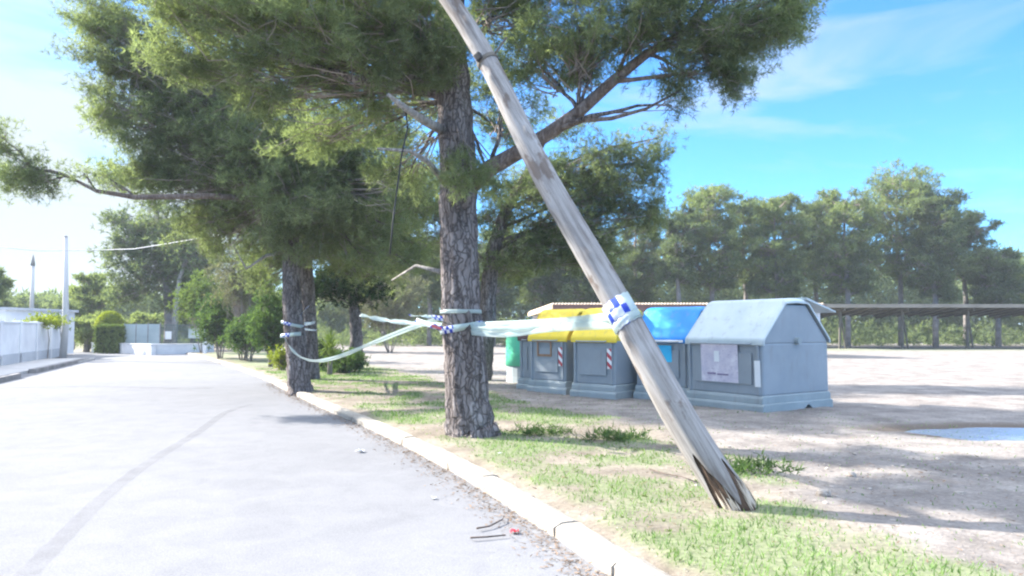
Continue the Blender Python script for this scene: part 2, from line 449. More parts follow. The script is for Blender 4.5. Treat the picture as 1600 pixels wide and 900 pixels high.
# resample the kerb by length into stones
def resample(pts, step):
    o = [pts[0].copy()]; acc = 0
    for a, b_ in zip(pts, pts[1:]):
        L_ = (b_ - a).length; t = step - acc
        while t < L_: o.append(a.lerp(b_, t / L_)); t += step
        acc = (acc + L_) % step if L_ else acc
        acc = L_ - (t - step)
    return o
kb = MB()
kr = resample([p for p in KC if -6 < p.y < 50], 0.95)
KW = 0.22
for i in range(len(kr) - 1):
    a, c = kr[i], kr[i + 1]; t = (c - a).normalized(); nrm = Vector((t.y, -t.x, 0))    # nrm to the verge side
    a = a - t * 0.002; c = c + t * 0.002; L_ = (c - a).length
    sub = 5; rot = random.uniform(-0.002, 0.002); dz = random.uniform(-0.006, 0.006); sh = random.uniform(-0.007, 0.007)
    prev = None; vv = []; ff = []
    prof = [(0.0, -0.12), (0.0, -0.005), (0.02, 0.012), (0.06, 0.026), (KW - 0.05, 0.030), (KW, 0.015), (KW, -0.12)]
    for k in range(sub + 1):
        p = a.lerp(c, k / sub)
        e = 0.007 if k in (0, sub) else 0
        for u, z in prof:
            jz = random.uniform(-0.006, 0.006) if z > 0 else 0
            ju = random.uniform(-0.008, 0.008) if z > -0.1 else 0
            q = p + nrm * (u - 0.02 + sh + ju + rot * k); vv.append((q.x, q.y, z + dz + jz - (e if z > 0.03 else 0)))
    n = len(prof)
    for k in range(sub):
        for j in range(n - 1): ff.append((k * n + j, k * n + j + 1, (k + 1) * n + j + 1, (k + 1) * n + j))
    ff += [tuple(range(n)), tuple(range(sub * n, sub * n + n))]
    kb.add(vv, ff)
tag(kb.build('kerb', M['kerb'], smooth=False), 'white painted worn concrete kerb along the verge', kind='structure')

# verge and dirt lot: one sheet right of the kerb
def steps(a, b_, s0, g):
    o = [a]; s = s0
    while o[-1] < b_: o.append(o[-1] + s); s *= g
    return np.array(o)
offs = np.concatenate([np.arange(0, 9, 0.085), steps(9.085, 90, 0.12, 1.06)])
yr = np.concatenate([[-8, -5, -3, -1, 0, 1, 2, 2.6], np.arange(3, 15, 0.085), steps(15.1, 70, 0.12, 1.025)])
YY, OO = np.meshgrid(yr, offs, indexing='ij')
XX = kerb_x(YY) + 0.2 + OO
PUD = G(1640, 676); PUDR = (2.15, 0.80)
def pud_d(x, y): 
    # rounded blob with uneven shore
    a = np.arctan2((y - PUD.y) / PUDR[1], (x - PUD.x) / PUDR[0])
    r = np.sqrt(((x - PUD.x) / PUDR[0]) ** 2 + ((y - PUD.y) / PUDR[1]) ** 2)
    return r / (1 + 0.08 * np.sin(3 * a + 1) + 0.06 * np.sin(5 * a) + 0.03 * np.sin(11 * a))
def band(x, y):
    """how far right of the verge line (towards the bare lot): <0 verge, >0 lot"""
    p = np.array([[1.5, 2.6], [2.4, 4.3], [2.1, 6.3], [2.35, 8.5], [2.0, 10.5], [1.0, 13.0], [-1.2, 17.5], [-3.5, 24], [-8, 34], [-14, 44], [-20, 55]])
    return x - np.interp(y, p[:, 1], p[:, 0])
def grassy(x, y):
    v = fbm(x, y, 0.55, 3); big = fbm(x + 40, y - 13, 2.6, 2)
    bd = band(x, y); kd = x - kerb_x(y)
    g = (v - 0.47) * 3.6 + (big - 0.45) * 2.0 + 0.42
    g = g - np.clip(bd * 2.2, 0, 3) - np.clip((0.45 - kd) * 6, 0, 3)
    g += 0.9 * np.exp(-((x - 1.9) ** 2 / 1.2 + (y - 4.9) ** 2 / 0.5))
    g += 1.1 * np.exp(-((x + 0.8) ** 2 / 6 + (y - 12.6) ** 2 / 1.0))
    g += 0.8 * np.exp(-((x - 1.3) ** 2 / 1.5 + (y - 9.6) ** 2 / 0.5))
    far = np.clip((y - 47) / 3, 0, 1) * np.clip((56 - y) / 4, 0, 1) * (x > 9)
    return np.clip(g, 0, 1) * (y < 45) + 0.7 * far
gr = grassy(XX, YY)
lot = np.clip(band(XX, YY) * 1.6 + (fbm(XX, YY, 0.8) - 0.5) * 1.6, 0, 1)
pdist = pud_d(XX, YY)
rut = np.exp(-((YY - (6.9 + 0.9 * np.sin(XX * 0.5)) - 0.12 * (XX - 3)) ** 2) / 0.05)
ZZ = 0.016 * (fbm(XX, YY, 0.5) - 0.5) + 0.05 * (fbm(XX, YY, 2.5, 2) - 0.5) * np.clip(OO, 0, 1)
ZZ += lot * (0.030 * (fbm(XX, YY, 0.22, 3) - 0.5) - 0.02 * rut)
ZZ -= 0.035 * np.clip(1 - OO / 0.25, 0, 1) - 0.03
ZZ += 0.012 * gr
basin = np.clip((1.22 - pdist) / 0.4, 0, 1)
ZZ = ZZ * (1 - basin) + basin * (-0.055)
nR, nC = XX.shape
gv = np.stack([XX, YY, ZZ], -1).reshape(-1, 3)
idx = np.arange(nR * nC).reshape(nR, nC)
gf = np.stack([idx[:-1, :-1], idx[:-1, 1:], idx[1:, 1:], idx[1:, :-1]], -1).reshape(-1, 4)
me = bpy.data.meshes.new('dirt_lot')
me.vertices.add(len(gv)); me.vertices.foreach_set('co', gv.astype(np.float32).ravel())
me.loops.add(gf.size); me.loops.foreach_set('vertex_index', gf.astype(np.int32).ravel())
me.polygons.add(len(gf)); me.polygons.foreach_set('loop_start', np.arange(0, gf.size, 4, dtype=np.int32)); me.polygons.foreach_set('loop_total', np.full(len(gf), 4, np.int32))
me.update(calc_edges=True)
me.polygons.foreach_set('use_smooth', [True] * len(me.polygons))
ca = me.color_attributes.new('cover', 'FLOAT_COLOR', 'POINT')
wet = np.clip((1.32 - pdist) / 0.25, 0, 1)
cc = np.stack([gr, lot, wet, np.ones_like(gr)], -1).reshape(-1, 4).astype(np.float32)
ca.data.foreach_set('color', cc.ravel())
def dirtmat():
    m, nt, out = mat('dirt')
    bs = nt.nodes.new('ShaderNodeBsdfPrincipled'); bs.inputs['Roughness'].default_value = 0.95; bs.inputs['Specular IOR Level'].default_value = 0.12
    at = nt.nodes.new('ShaderNodeAttribute'); at.attribute_name = 'cover'
    sep = nt.nodes.new('ShaderNodeSeparateColor'); nt.links.new(at.outputs['Color'], sep.inputs[0])
    n1 = nz(nt, 1.4, 6, 0.65); n2 = nz(nt, 22, 5, 0.7); n3 = nz(nt, 0.25, 3, 0.6)
    verge = ramp(nt, n1.outputs['Fac'], [(0.3, (0.145, 0.122, 0.095)), (0.5, (0.225, 0.192, 0.155)), (0.7, (0.31, 0.27, 0.22))]).outputs['Color']
    lotc = ramp(nt, n1.outputs['Fac'], [(0.3, (0.145, 0.128, 0.116)), (0.5, (0.225, 0.202, 0.185)), (0.7, (0.315, 0.287, 0.26))]).outputs['Color']
    c = mixc(nt, sep.outputs[1], verge, lotc)
    c = mixc(nt, 0.55, c, mixc(nt, 1.0, c, ramp(nt, n2.outputs['Fac'], [(0.35, (0.6, 0.58, 0.56)), (0.62, (1.25, 1.25, 1.25))]).outputs['Color'], 'MULTIPLY'))
    gcol = ramp(nt, n2.outputs['Fac'], [(0.3, (0.12, 0.15, 0.07)), (0.7, (0.22, 0.26, 0.13))]).outputs['Color']
    gm = nt.nodes.new('ShaderNodeMath'); gm.operation = 'MULTIPLY'; nt.links.new(sep.outputs[0], gm.inputs[0]); gm.inputs[1].default_value = 0.75
    c = mixc(nt, gm.outputs[0], c, gcol)
    c = mixc(nt, sep.outputs[2], c, (0.13, 0.105, 0.085))
    v = nt.nodes.new('ShaderNodeTexVoronoi'); v.inputs['Scale'].default_value = 26
    t = nt.nodes.new('ShaderNodeTexCoord'); nt.links.new(t.outputs['Object'], v.inputs['Vector'])
    pr = ramp(nt, v.outputs['Distance'], [(0.16, (1, 1, 1)), (0.3, (0, 0, 0))])
    pm = nt.nodes.new('ShaderNodeMath'); pm.operation = 'MULTIPLY'; nt.links.new(pr.outputs['Color'], pm.inputs[0])
    sel = ramp(nt, v.outputs['Color'], [(0.72, (0, 0, 0)), (0.76, (0.6, 0.6, 0.6))]); nt.links.new(sel.outputs['Color'], pm.inputs[1])
    peb = ramp(nt, nz(nt, 9, 2).outputs['Fac'], [(0.4, (0.20, 0.17, 0.155)), (0.6, (0.52, 0.48, 0.44))]).outputs['Color']
    c = mixc(nt, pm.outputs[0], c, peb)
    nt.links.new(c, bs.inputs['Base Color'])
    h = nt.nodes.new('ShaderNodeMath'); h.operation = 'ADD'; nt.links.new(n2.outputs['Fac'], h.inputs[0]); nt.links.new(pm.outputs[0], h.inputs[1])
    bump(nt, h.outputs[0], 0.8, 0.02, bs)
    nt.links.new(bs.outputs[0], out.inputs['Surface']); return m
me.materials.append(dirtmat())
o = bpy.data.objects.new('dirt_lot', me); COL.objects.link(o)
tag(o, 'bare pinkish dirt lot and patchy verge behind the kerb', kind='structure')

# puddle, pale sky reflection painted into its base colour
m, nt, out = mat('sky_tinted_water')
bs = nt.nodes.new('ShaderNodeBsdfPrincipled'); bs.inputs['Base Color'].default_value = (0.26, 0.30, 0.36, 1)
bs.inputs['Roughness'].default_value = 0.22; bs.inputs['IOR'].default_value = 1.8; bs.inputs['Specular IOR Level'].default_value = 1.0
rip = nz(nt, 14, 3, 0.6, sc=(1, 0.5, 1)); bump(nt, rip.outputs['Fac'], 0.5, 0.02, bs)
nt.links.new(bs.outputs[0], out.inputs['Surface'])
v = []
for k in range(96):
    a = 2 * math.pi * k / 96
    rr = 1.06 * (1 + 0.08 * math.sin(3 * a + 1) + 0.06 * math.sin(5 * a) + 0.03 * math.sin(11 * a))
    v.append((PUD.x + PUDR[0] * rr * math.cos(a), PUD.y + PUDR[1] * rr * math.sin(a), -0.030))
po = MB().add(v, [tuple(range(96))]).build('puddle', m); tag(po, 'shallow puddle, coloured pale blue-grey to stand in for reflected sky', kind='structure')
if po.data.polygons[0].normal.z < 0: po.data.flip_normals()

# left pavement with broken kerb
M['concrete'] = worn('pavement_concrete', (0.36, 0.34, 0.33), (0.48, 0.46, 0.44), 1.2, 0.9, 0.4, 60, 0.005)
M['kerb_grey'] = worn('kerb_old', (0.16, 0.15, 0.145), (0.30, 0.28, 0.27), 1.5, 0.9, 0.4, 30)
lk0, lk1 = G(-60, 600), G(148, 560)
ldir = (lk1 - lk0).normalized(); lnor = Vector((-ldir.y, ldir.x, 0)) * 1.0
if lnor.x > 0: lnor = -lnor
s0 = lk0 - ldir * 30
pv = MB()
for a0, a1 in ((0, 1),):
    a = s0; c = lk1
    q = [a, c, c + lnor * 6, a + lnor * 6]
    pv.add([(p.x, p.y, 0.03) for p in q] + [(p.x, p.y, -0.2) for p in q], [(0, 1, 2, 3), (0, 4, 5, 1), (1, 5, 6, 2)])
tag(pv.build('pavement', M['concrete']), 'pale concrete pavement before the white garden wall', kind='structure')
kk = MB()
for (xa, ya, xb, yb) in ((-220, 640, 27, 587), (50, 580, 136, 561)):
    a = G(xa, ya); c = G(xb, yb); t = (c - a).normalized(); nn = Vector((t.y, -t.x, 0))
    mid = (a + c) / 2
    kk.box((mid.x, mid.y, -0.02), (0.22, (c - a).length, 0.20), rz=math.atan2(t.y, t.x) - math.pi / 2)
tag(kk.build('pavement_kerb', M['kerb_grey'], bevel=0.02), 'grey kerb stones of the far pavement', kind='structure')

# air: the far pines fade slightly to pale blue
m, nt, out = mat('haze_air')
pv_ = nt.nodes.new('ShaderNodeVolumePrincipled'); pv_.inputs['Color'].default_value = (0.86, 0.93, 1.0, 1); pv_.inputs['Density'].default_value = 0.0007
pv_.inputs['Anisotropy'].default_value = 0.0
nt.links.new(pv_.outputs[0], out.inputs['Volume'])
hz_ = MB().box((0, 650, 9), (2000, 2000, 22)).build('haze', m)
tag(hz_, 'thin pale air between the camera and the far pines', kind='stuff')

# ================================================================== STRUCTURES
M['white_wall'] = worn('white_render', (0.62, 0.62, 0.64), (0.78, 0.78, 0.78), 0.8, 0.85, 0.25, 20)
M['white_wall_low'] = worn('grey_render', (0.40, 0.42, 0.45), (0.52, 0.53, 0.55), 0.8, 0.85, 0.25, 20)
wa, wb = G(-90, 588), G(98, 556)
wdir = (wb - wa).normalized(); wl_ = (wb - wa).length
wroot = empty('garden_wall', (wb.x, wb.y, 0), 'long white rendered garden wall at the left edge of the road', 'wall', rz=math.atan2(wdir.y, wdir.x))
MB().box((-wl_ / 2 - 6, 0.12, 0.86), (wl_ + 12, 0.24, 1.72)).build('wall_face', M['white_wall'], wroot)
MB().box((-wl_ / 2 - 6, -0.02, 0.22), (wl_ + 12, 0.06, 0.44)).build('plinth', M['white_wall_low'], wroot)
cp = MB().box((-wl_ / 2 - 6, 0.12, 1.75), (wl_ + 12.05, 0.32, 0.07)); cp.build('coping', M['white_wall'], wroot, bevel=0.015)
pl_ = MB()
for k in range(9): pl_.box((-0.15 - k * 3.0, 0.12, 0.9), (0.34, 0.34, 1.84))
pl_.build('pier', M['white_wall'], wroot, bevel=0.01)

# little white house behind that wall, its corner at the left edge
hp = P(-20, 500, 38)
hr = empty('white_house', (hp.x - 3, 38, 0), 'small flat white building just above the garden wall at the left edge', 'house')
MB().box((0, 3, 1.25), (7.9, 6, 2.5)).build('wall', M['white_wall'], hr)
MB().box((0, 3, 2.52), (8.2, 6.3, 0.14)).build('roof', M['white_wall_low'], hr)
MB().box((1.6, -0.012, 1.5), (1.1, 0.05, 1.0)).build('window', worn('dark_glass', (0.03, 0.04, 0.05), (0.05, 0.06, 0.07), 1, 0.1, 0), hr)

# road-end wall and fence
EY = 45.5
x0, x1 = P(146, 545, EY).x, P(292, 545, EY).x
M['fence_panel'] = worn('pale_fence_sheet', (0.30, 0.37, 0.38), (0.44, 0.50, 0.50), 0.8, 0.7, 0.2, 8)
M['fence_dark'] = worn('dark_mesh_fence', (0.07, 0.10, 0.10), (0.15, 0.19, 0.18), 2.5, 0.8, 0.3, 20)
for (pa, Ya, pc, Yc, mt, lab) in ((146, 49.0, 240, 43.8, 'white_wall', 'low sunlit white wall closing the far end of the road'), (242, 44.2, 334, 45.6, 'white_wall', 'low shaded wall continuing the bright one to the slim post')):
    A0 = P(pa, 545, Ya); A1 = P(pc, 545, Yc); A0.z = A1.z = 0; Lw = (A1 - A0).length
    er = empty('low_wall', tuple(A0), lab, 'wall', rz=math.atan2(A1.y - A0.y, A1.x - A0.x))
    MB().box((Lw / 2, 0, 0.22), (Lw, 0.28, 0.62)).build('wall_face', M[mt], er, bevel=0.02)
    MB().box((Lw / 2, 0, 0.545), (Lw + 0.05, 0.34, 0.05)).build('coping', M[mt], er)
fr = empty('garden_fence', (P(194, 520, EY + 4.5 - 3.0).x, EY + 4.5 - 3.0, 0), 'pale grey-green sheet fence on top of the low white wall', 'fence')
L2 = P(250, 520, EY + 4.5 - 3.0).x - fr.location.x
for k in range(3):
    MB().box((L2 * (k + 0.5) / 3, 0, 1.12), (L2 / 3 - 0.06, 0.04, 1.3)).build('panel', M['fence_panel'], fr)
for k in range(4):
    MB().tube([(L2 * k / 3, 0, -0.05), (L2 * k / 3, 0, 1.85)], [0.035] * 2, 8).build('post', M['kerb_grey'], fr)
fr2 = empty('dark_fence', (P(250, 520, EY + 1.5).x, EY + 1.5, 0), 'dark green mesh fence right of the pale fence, carrying a white sign', 'fence')
L3 = P(330, 520, EY + 1.5).x - fr2.location.x
fm = MB()
for k in range(int(L3 / 0.08)):
    fm.box((k * 0.08, 0, 1.0), (0.03, 0.02, 1.5))
for k in range(6): fm.box((L3 / 2, 0.012, 0.3 + k * 0.28), (L3, 0.02, 0.03))
fm.build('mesh_panel', M['fence_dark'], fr2)
for k in range(4): MB().tube([(L3 * k / 3, 0.04, -0.05), (L3 * k / 3, 0.04, 1.85)], [0.04] * 2, 8).build('post', M['fence_dark'], fr2)
M['white'] = worn('white_paint', (0.72, 0.72, 0.72), (0.80, 0.80, 0.80), 2, 0.6, 0.1, 20)
sg = P(258, 524, EY + 1.0)
s_ = MB().box((0, 0, 0), (0.40, 0.02, 0.50)).build('notice_sign', M['white'], bevel=0.004)
s_.location = (sg.x, EY + 1.44, sg.z); tag(s_, 'small white notice sign fixed to the dark fence at the road end', 'sign')
sg = P(301, 521, EY + 1.0)
s_ = MB().box((0, 0, 0), (0.9, 0.03, 0.62)).build('grey_board', M['fence_panel'], bevel=0.004)
s_.location = (sg.x, EY + 1.43, sg.z); tag(s_, 'blank blue-grey board fixed on the dark fence right of the white sign', 'board')
gp = P(320, 545, 43)
g_ = empty('gate_post', (gp.x, 43, 0), 'slim whitish post where the right kerb ends', 'post')
MB().box((0, 0, 0.75), (0.16, 0.16, 1.75)).build('shaft', M['white_wall'], g_, bevel=0.01)
MB().box((0, 0, 1.65), (0.22, 0.22, 0.06)).build('cap', M['white_wall'], g_, bevel=0.01)

# street poles on the left
M['pole_concrete'] = worn('pole_concrete', (0.36, 0.35, 0.34), (0.52, 0.51, 0.50), 1.5, 0.9, 0.3, 30, sc=(1, 1, 0.3))
pb = G(98, 560)
t1 = P(103, 370, pb.y)
r_ = empty('utility_pole', (pb.x, pb.y, 0), 'tall tapering concrete pole at the end of the white garden wall', 'utility pole')
MB().tube([(0, 0, -0.1), (0.08, 0, 1.8), (t1.x - pb.x, 0, t1.z)], [0.17, 0.15, 0.09], 12).build('shaft', M['pole_concrete'], r_, smooth=True)
MB().tube([(t1.x - pb.x, 0, t1.z - 0.02), (t1.x - pb.x, 0, t1.z + 0.05)], [0.10, 0.06], 12).build('cap', M['kerb_grey'], r_)
pz = P(52, 398, 48)
r_ = empty('utility_pole', (P(50, 500, 48).x, 48, -0.1), 'thinner grey pole standing behind the white garden wall', 'utility pole')
MB().tube([(0, 0, 0), (pz.x - r_.location.x, 0, pz.z - 0.6)], [0.16, 0.10], 10).build('shaft', M['pole_concrete'], r_, smooth=True)
MB().tube([(pz.x - r_.location.x, 0, pz.z - 0.6), (pz.x - r_.location.x, 0, pz.z + 0.1)], [0.14, 0.03], 10).build('cap', M['kerb_grey'], r_, smooth=True)
M['black'] = worn('black_rubber', (0.02, 0.02, 0.022), (0.05, 0.05, 0.05), 5, 0.7, 0.1)
M['cable_grey'] = worn('cable_grey', (0.35, 0.35, 0.36), (0.5, 0.5, 0.5), 5, 0.6, 0.1)
wpts = [P(x, y, Y) for x, y, Y in ((-150, 372, 30), (60, 392, 31), (150, 391, 32), (210, 389, 30), (260, 381, 28), (320, 371, 25), (452, 350, 18.6))]
w_ = MB().tube(wpts, [0.018] * 7, 5).build('overhead_cable', M['cable_grey'], smooth=True)
tag(w_, 'pale overhead cable running into the roadside pines', 'cable')

# tiled-roof shelter behind the bins
M['fascia'] = worn('brown_fascia', (0.16, 0.085, 0.07), (0.24, 0.14, 0.12), 1.5, 0.8, 0.3)
M['rake'] = worn('pale_wood', (0.50, 0.38, 0.24), (0.66, 0.54, 0.38), 2, 0.8, 0.3)
M['tile'] = worn('clay_tile', (0.45, 0.33, 0.24), (0.66, 0.56, 0.44), 2, 0.85, 0.3)
A = P(864, 476, 38); Bk = P(826, 489, 42.5); Z1 = A.z; Z2 = Bk.z
xr = P(1290, 476, 38).x
ro = empty('tiled_shelter', (A.x, 38, 0), 'long open shelter with tiled roof and brown fascia behind the bins', 'shelter')
dx, dy, dz_ = Bk.x - A.x, 4.5, Z2 - Z1
LX = xr - A.x
sl = MB()
sl.add([(0, 0, Z1), (LX, 0, Z1), (LX + dx, dy, Z2), (dx, dy, Z2), (0, 0, Z1 - 0.10), (LX, 0, Z1 - 0.10), (LX + dx, dy, Z2 - 0.10), (dx, dy, Z2 - 0.10)],
       [(0, 1, 2, 3), (7, 6, 5, 4), (0, 4, 5, 1), (1, 5, 6, 2), (2, 6, 7, 3), (3, 7, 4, 0)])
sl.build('roof', M['tile'], ro)
fb = MB().box((LX / 2 + 0.02, -0.03, Z1 - 0.19), (LX, 0.05, 0.36)); fb.build('fascia', M['fascia'], ro)
rk = MB(); rk.add([(-0.05, -0.06, Z1 + .02), (dx - 0.05, dy, Z2 + .02), (dx - 0.05, dy, Z2 - 0.2), (-0.05, -0.06, Z1 - 0.22), (-0.01, -0.06, Z1 + .02), (dx - 0.01, dy, Z2 + .02), (dx - 0.01, dy, Z2 - 0.2), (-0.01, -0.06, Z1 - 0.22)],
                  [(0, 1, 2, 3), (7, 6, 5, 4), (0, 4, 5, 1), (1, 5, 6, 2), (2, 6, 7, 3), (3, 7, 4, 0)])
rk.build('bargeboard', M['rake'], ro)
tl = MB()
nt_ = int(LX / 0.165)
for k in range(nt_):
    x = 0.06 + k * 0.165
    tl.tube([(x, -0.10, Z1 + 0.045), (x + dx * 0.998, dy, Z2 + 0.045)], [0.055, 0.055], 6)
tl.build('roof_tile', M['tile'], ro)
for k in range(7):
    x = 0.35 + k * (LX - 0.7) / 6
    MB().box((x, 0.3, (Z1 - 0.15) / 2 - 0.05), (0.26, 0.26, Z1 - 0.15)).build('post', M['white_wall'], ro, bevel=0.01)
    MB().box((x + dx, dy - 0.3, (Z2 - 0.1) / 2 - 0.05), (0.26, 0.26, Z2 - 0.1)).build('post', M['white_wall'], ro, bevel=0.01)

# long dark carport to the right
M['steel'] = worn('brown_steel', (0.09, 0.08, 0.065), (0.16, 0.14, 0.115), 2, 0.7, 0.3)
M['roof_sheet'] = worn('roof_sheet', (0.20, 0.17, 0.135), (0.30, 0.26, 0.21), 0.7, 0.7, 0.3)
CY = 52
ca_ = P(1278, 475, CY); cz1 = ca_.z; cx1 = 62
c_ = empty('carport', (ca_.x, CY, 0), 'long low dark carport on slanting steel posts under the far pines', 'carport')
LL = cx1 - ca_.x; cz2 = P(1400, 490, CY + 5).z
MB().add([(0, 0, cz1), (LL, 0, cz1), (LL, 5, cz2), (0, 5, cz2), (0, 0, cz1 - 0.12), (LL, 0, cz1 - 0.12), (LL, 5, cz2 - 0.12), (0, 5, cz2 - 0.12)],
         [(0, 1, 2, 3), (7, 6, 5, 4), (0, 4, 5, 1), (1, 5, 6, 2), (2, 6, 7, 3), (3, 7, 4, 0)]).build('roof', M['roof_sheet'], c_)
MB().box((LL / 2, -0.04, cz1 - 0.14), (LL, 0.06, 0.24)).build('gutter', M['roof_sheet'], c_)
jm = MB()
for k in range(int(LL / 0.9)): 
    jm.add([(k * .9, 0.05, cz1 - .13), (k * .9 + .07, 0.05, cz1 - .13), (k * .9 + .07, 5, cz2 - .13), (k * .9, 5, cz2 - .13),
            (k * .9, 0.05, cz1 - .27), (k * .9 + .07, 0.05, cz1 - .27), (k * .9 + .07, 5, cz2 - .27), (k * .9, 5, cz2 - .27)],
           [(0, 1, 2, 3), (7, 6, 5, 4), (0, 4, 5, 1), (1, 5, 6, 2), (2, 6, 7, 3), (3, 7, 4, 0)])
jm.build('rafter', M['steel'], c_)
for px_ in (1311, 1408, 1510, 1606, 1700):
    x = P(px_, 500, CY + 1).x - ca_.x
    MB().tube([(x, 1.0, -0.1), (x + 0.05, 0.9, cz1 - 0.35)], [0.10, 0.10], 8).build('post', M['steel'], c_)
    MB().tube([(x + 0.55, 1.2, -0.1), (x + 0.12, 1.0, cz1 - 0.7)], [0.07, 0.07], 8).build('brace', M['steel'], c_)
    MB().box((x + 0.1, 2.5, (cz1 + cz2) / 2 - 0.36), (0.14, 4.6, 0.16), rx=math.atan2(cz2 - cz1, 5)).build('beam', M['steel'], c_)

# ================================================================== TREES
def pine(name, label, group, base, trunk_pts, trunk_r, pads, mats, dens=1.0, limb_r=0.06, K=12, L=0.10, W=0.006, percl=10, sig=0.16,
         ntr=18, limbs=(), twigr=0.008, ridge=0.02, shell=0.35, bark='bark', up=0.25, attach_lo=0.45):
    root = empty(name, base, label, 'tree', group)
    bx_ = Vector(base)
    tp = [Vector(p) - bx_ for p in trunk_pts]
    # densify the trunk
    cps = []; crs = []
    for i in range(len(tp) - 1):
        for k in range(6):
            t = k / 6; cps.append(tp[i].lerp(tp[i + 1], t)); crs.append(trunk_r[i] * (1 - t) + trunk_r[i + 1] * t)
    cps.append(tp[-1]); crs.append(trunk_r[-1])
    for i in range(1, len(cps) - 1): cps[i] = cps[i] + Vector((random.uniform(-1, 1), random.uniform(-1, 1), 0)) * crs[i] * 0.06
    tb = MB().tube(cps, crs, ntr, jag=0.035, ridge=ridge)
    def at_z(z):
        for i in range(len(cps) - 1):
            if cps[i].z <= z <= cps[i + 1].z:
                t = (z - cps[i].z) / max(1e-6, cps[i + 1].z - cps[i].z); return cps[i].lerp(cps[i + 1], t)
        return cps[-1] if z > cps[-1].z else cps[0]
    pp = []; br = []
    for pd in pads:
        c = Vector(pd[0]) - bx_
        if len(pd) > 3 and pd[3] is not None: a = Vector(pd[3]) - bx_
        else:
            h = math.hypot(c.x - tp[-1].x, c.y - tp[-1].y)
            z = min(max(c.z - 0.45 * h - 0.2, tp[-1].z * attach_lo), tp[-1].z * 0.98); a = at_z(z)
        pp.append((tuple(c), pd[1], int(pd[2] * dens), tuple(a)))
        dd = (c - a).length
        r0 = min(limb_r * (0.5 + 0.18 * dd), 0.5 * trunk_r[0])
        pth = bez(a, c, -0.05 * dd, 6, 0.04)
        br.append((pth, [r0 * (1 - 0.75 * k / 6) for k in range(7)]))
    for pth, rr in br:
        tb.tube(pth, rr, 6, jag=0.08, cap=True)
    tb.build('trunk', M[bark], root, smooth=True)
    for (lp, lr, lm) in limbs:
        MB().tube([Vector(p) - bx_ for p in lp], lr, 9, jag=0.08).build('branch', M[lm], root, smooth=True)
    V, tw = foliage(pp, 0, K, L, W, percl, sig, twigr, True, shell, up)
    # two needle tones chosen clump by clump: lighter young growth and darker old growth
    nm = len(mats)
    mi = np.zeros(len(V), int)
    if nm > 1:
        cen = V[:, 0, :]
        f = np.sin(cen[:, 0] * 1.9 + 1.3 * np.sin(cen[:, 2] * 2.3)) + np.sin(cen[:, 1] * 1.7 + cen[:, 2] * 2.9)
        mi = (f > -0.1).astype(int)
    trimesh('crown', V, [M[x] for x in mats] + [M['twig']], mi, root, tw)
    return root

def pad(px, py, Y, rpx, rpy, dep, n, rt=None):
    """foliage mass centred Y metres away; half-width and half-height given in photo pixels at that distance"""
    k = Y / F
    return (P(px, py, Y), (rpx * k, dep, rpy * k), n, rt)

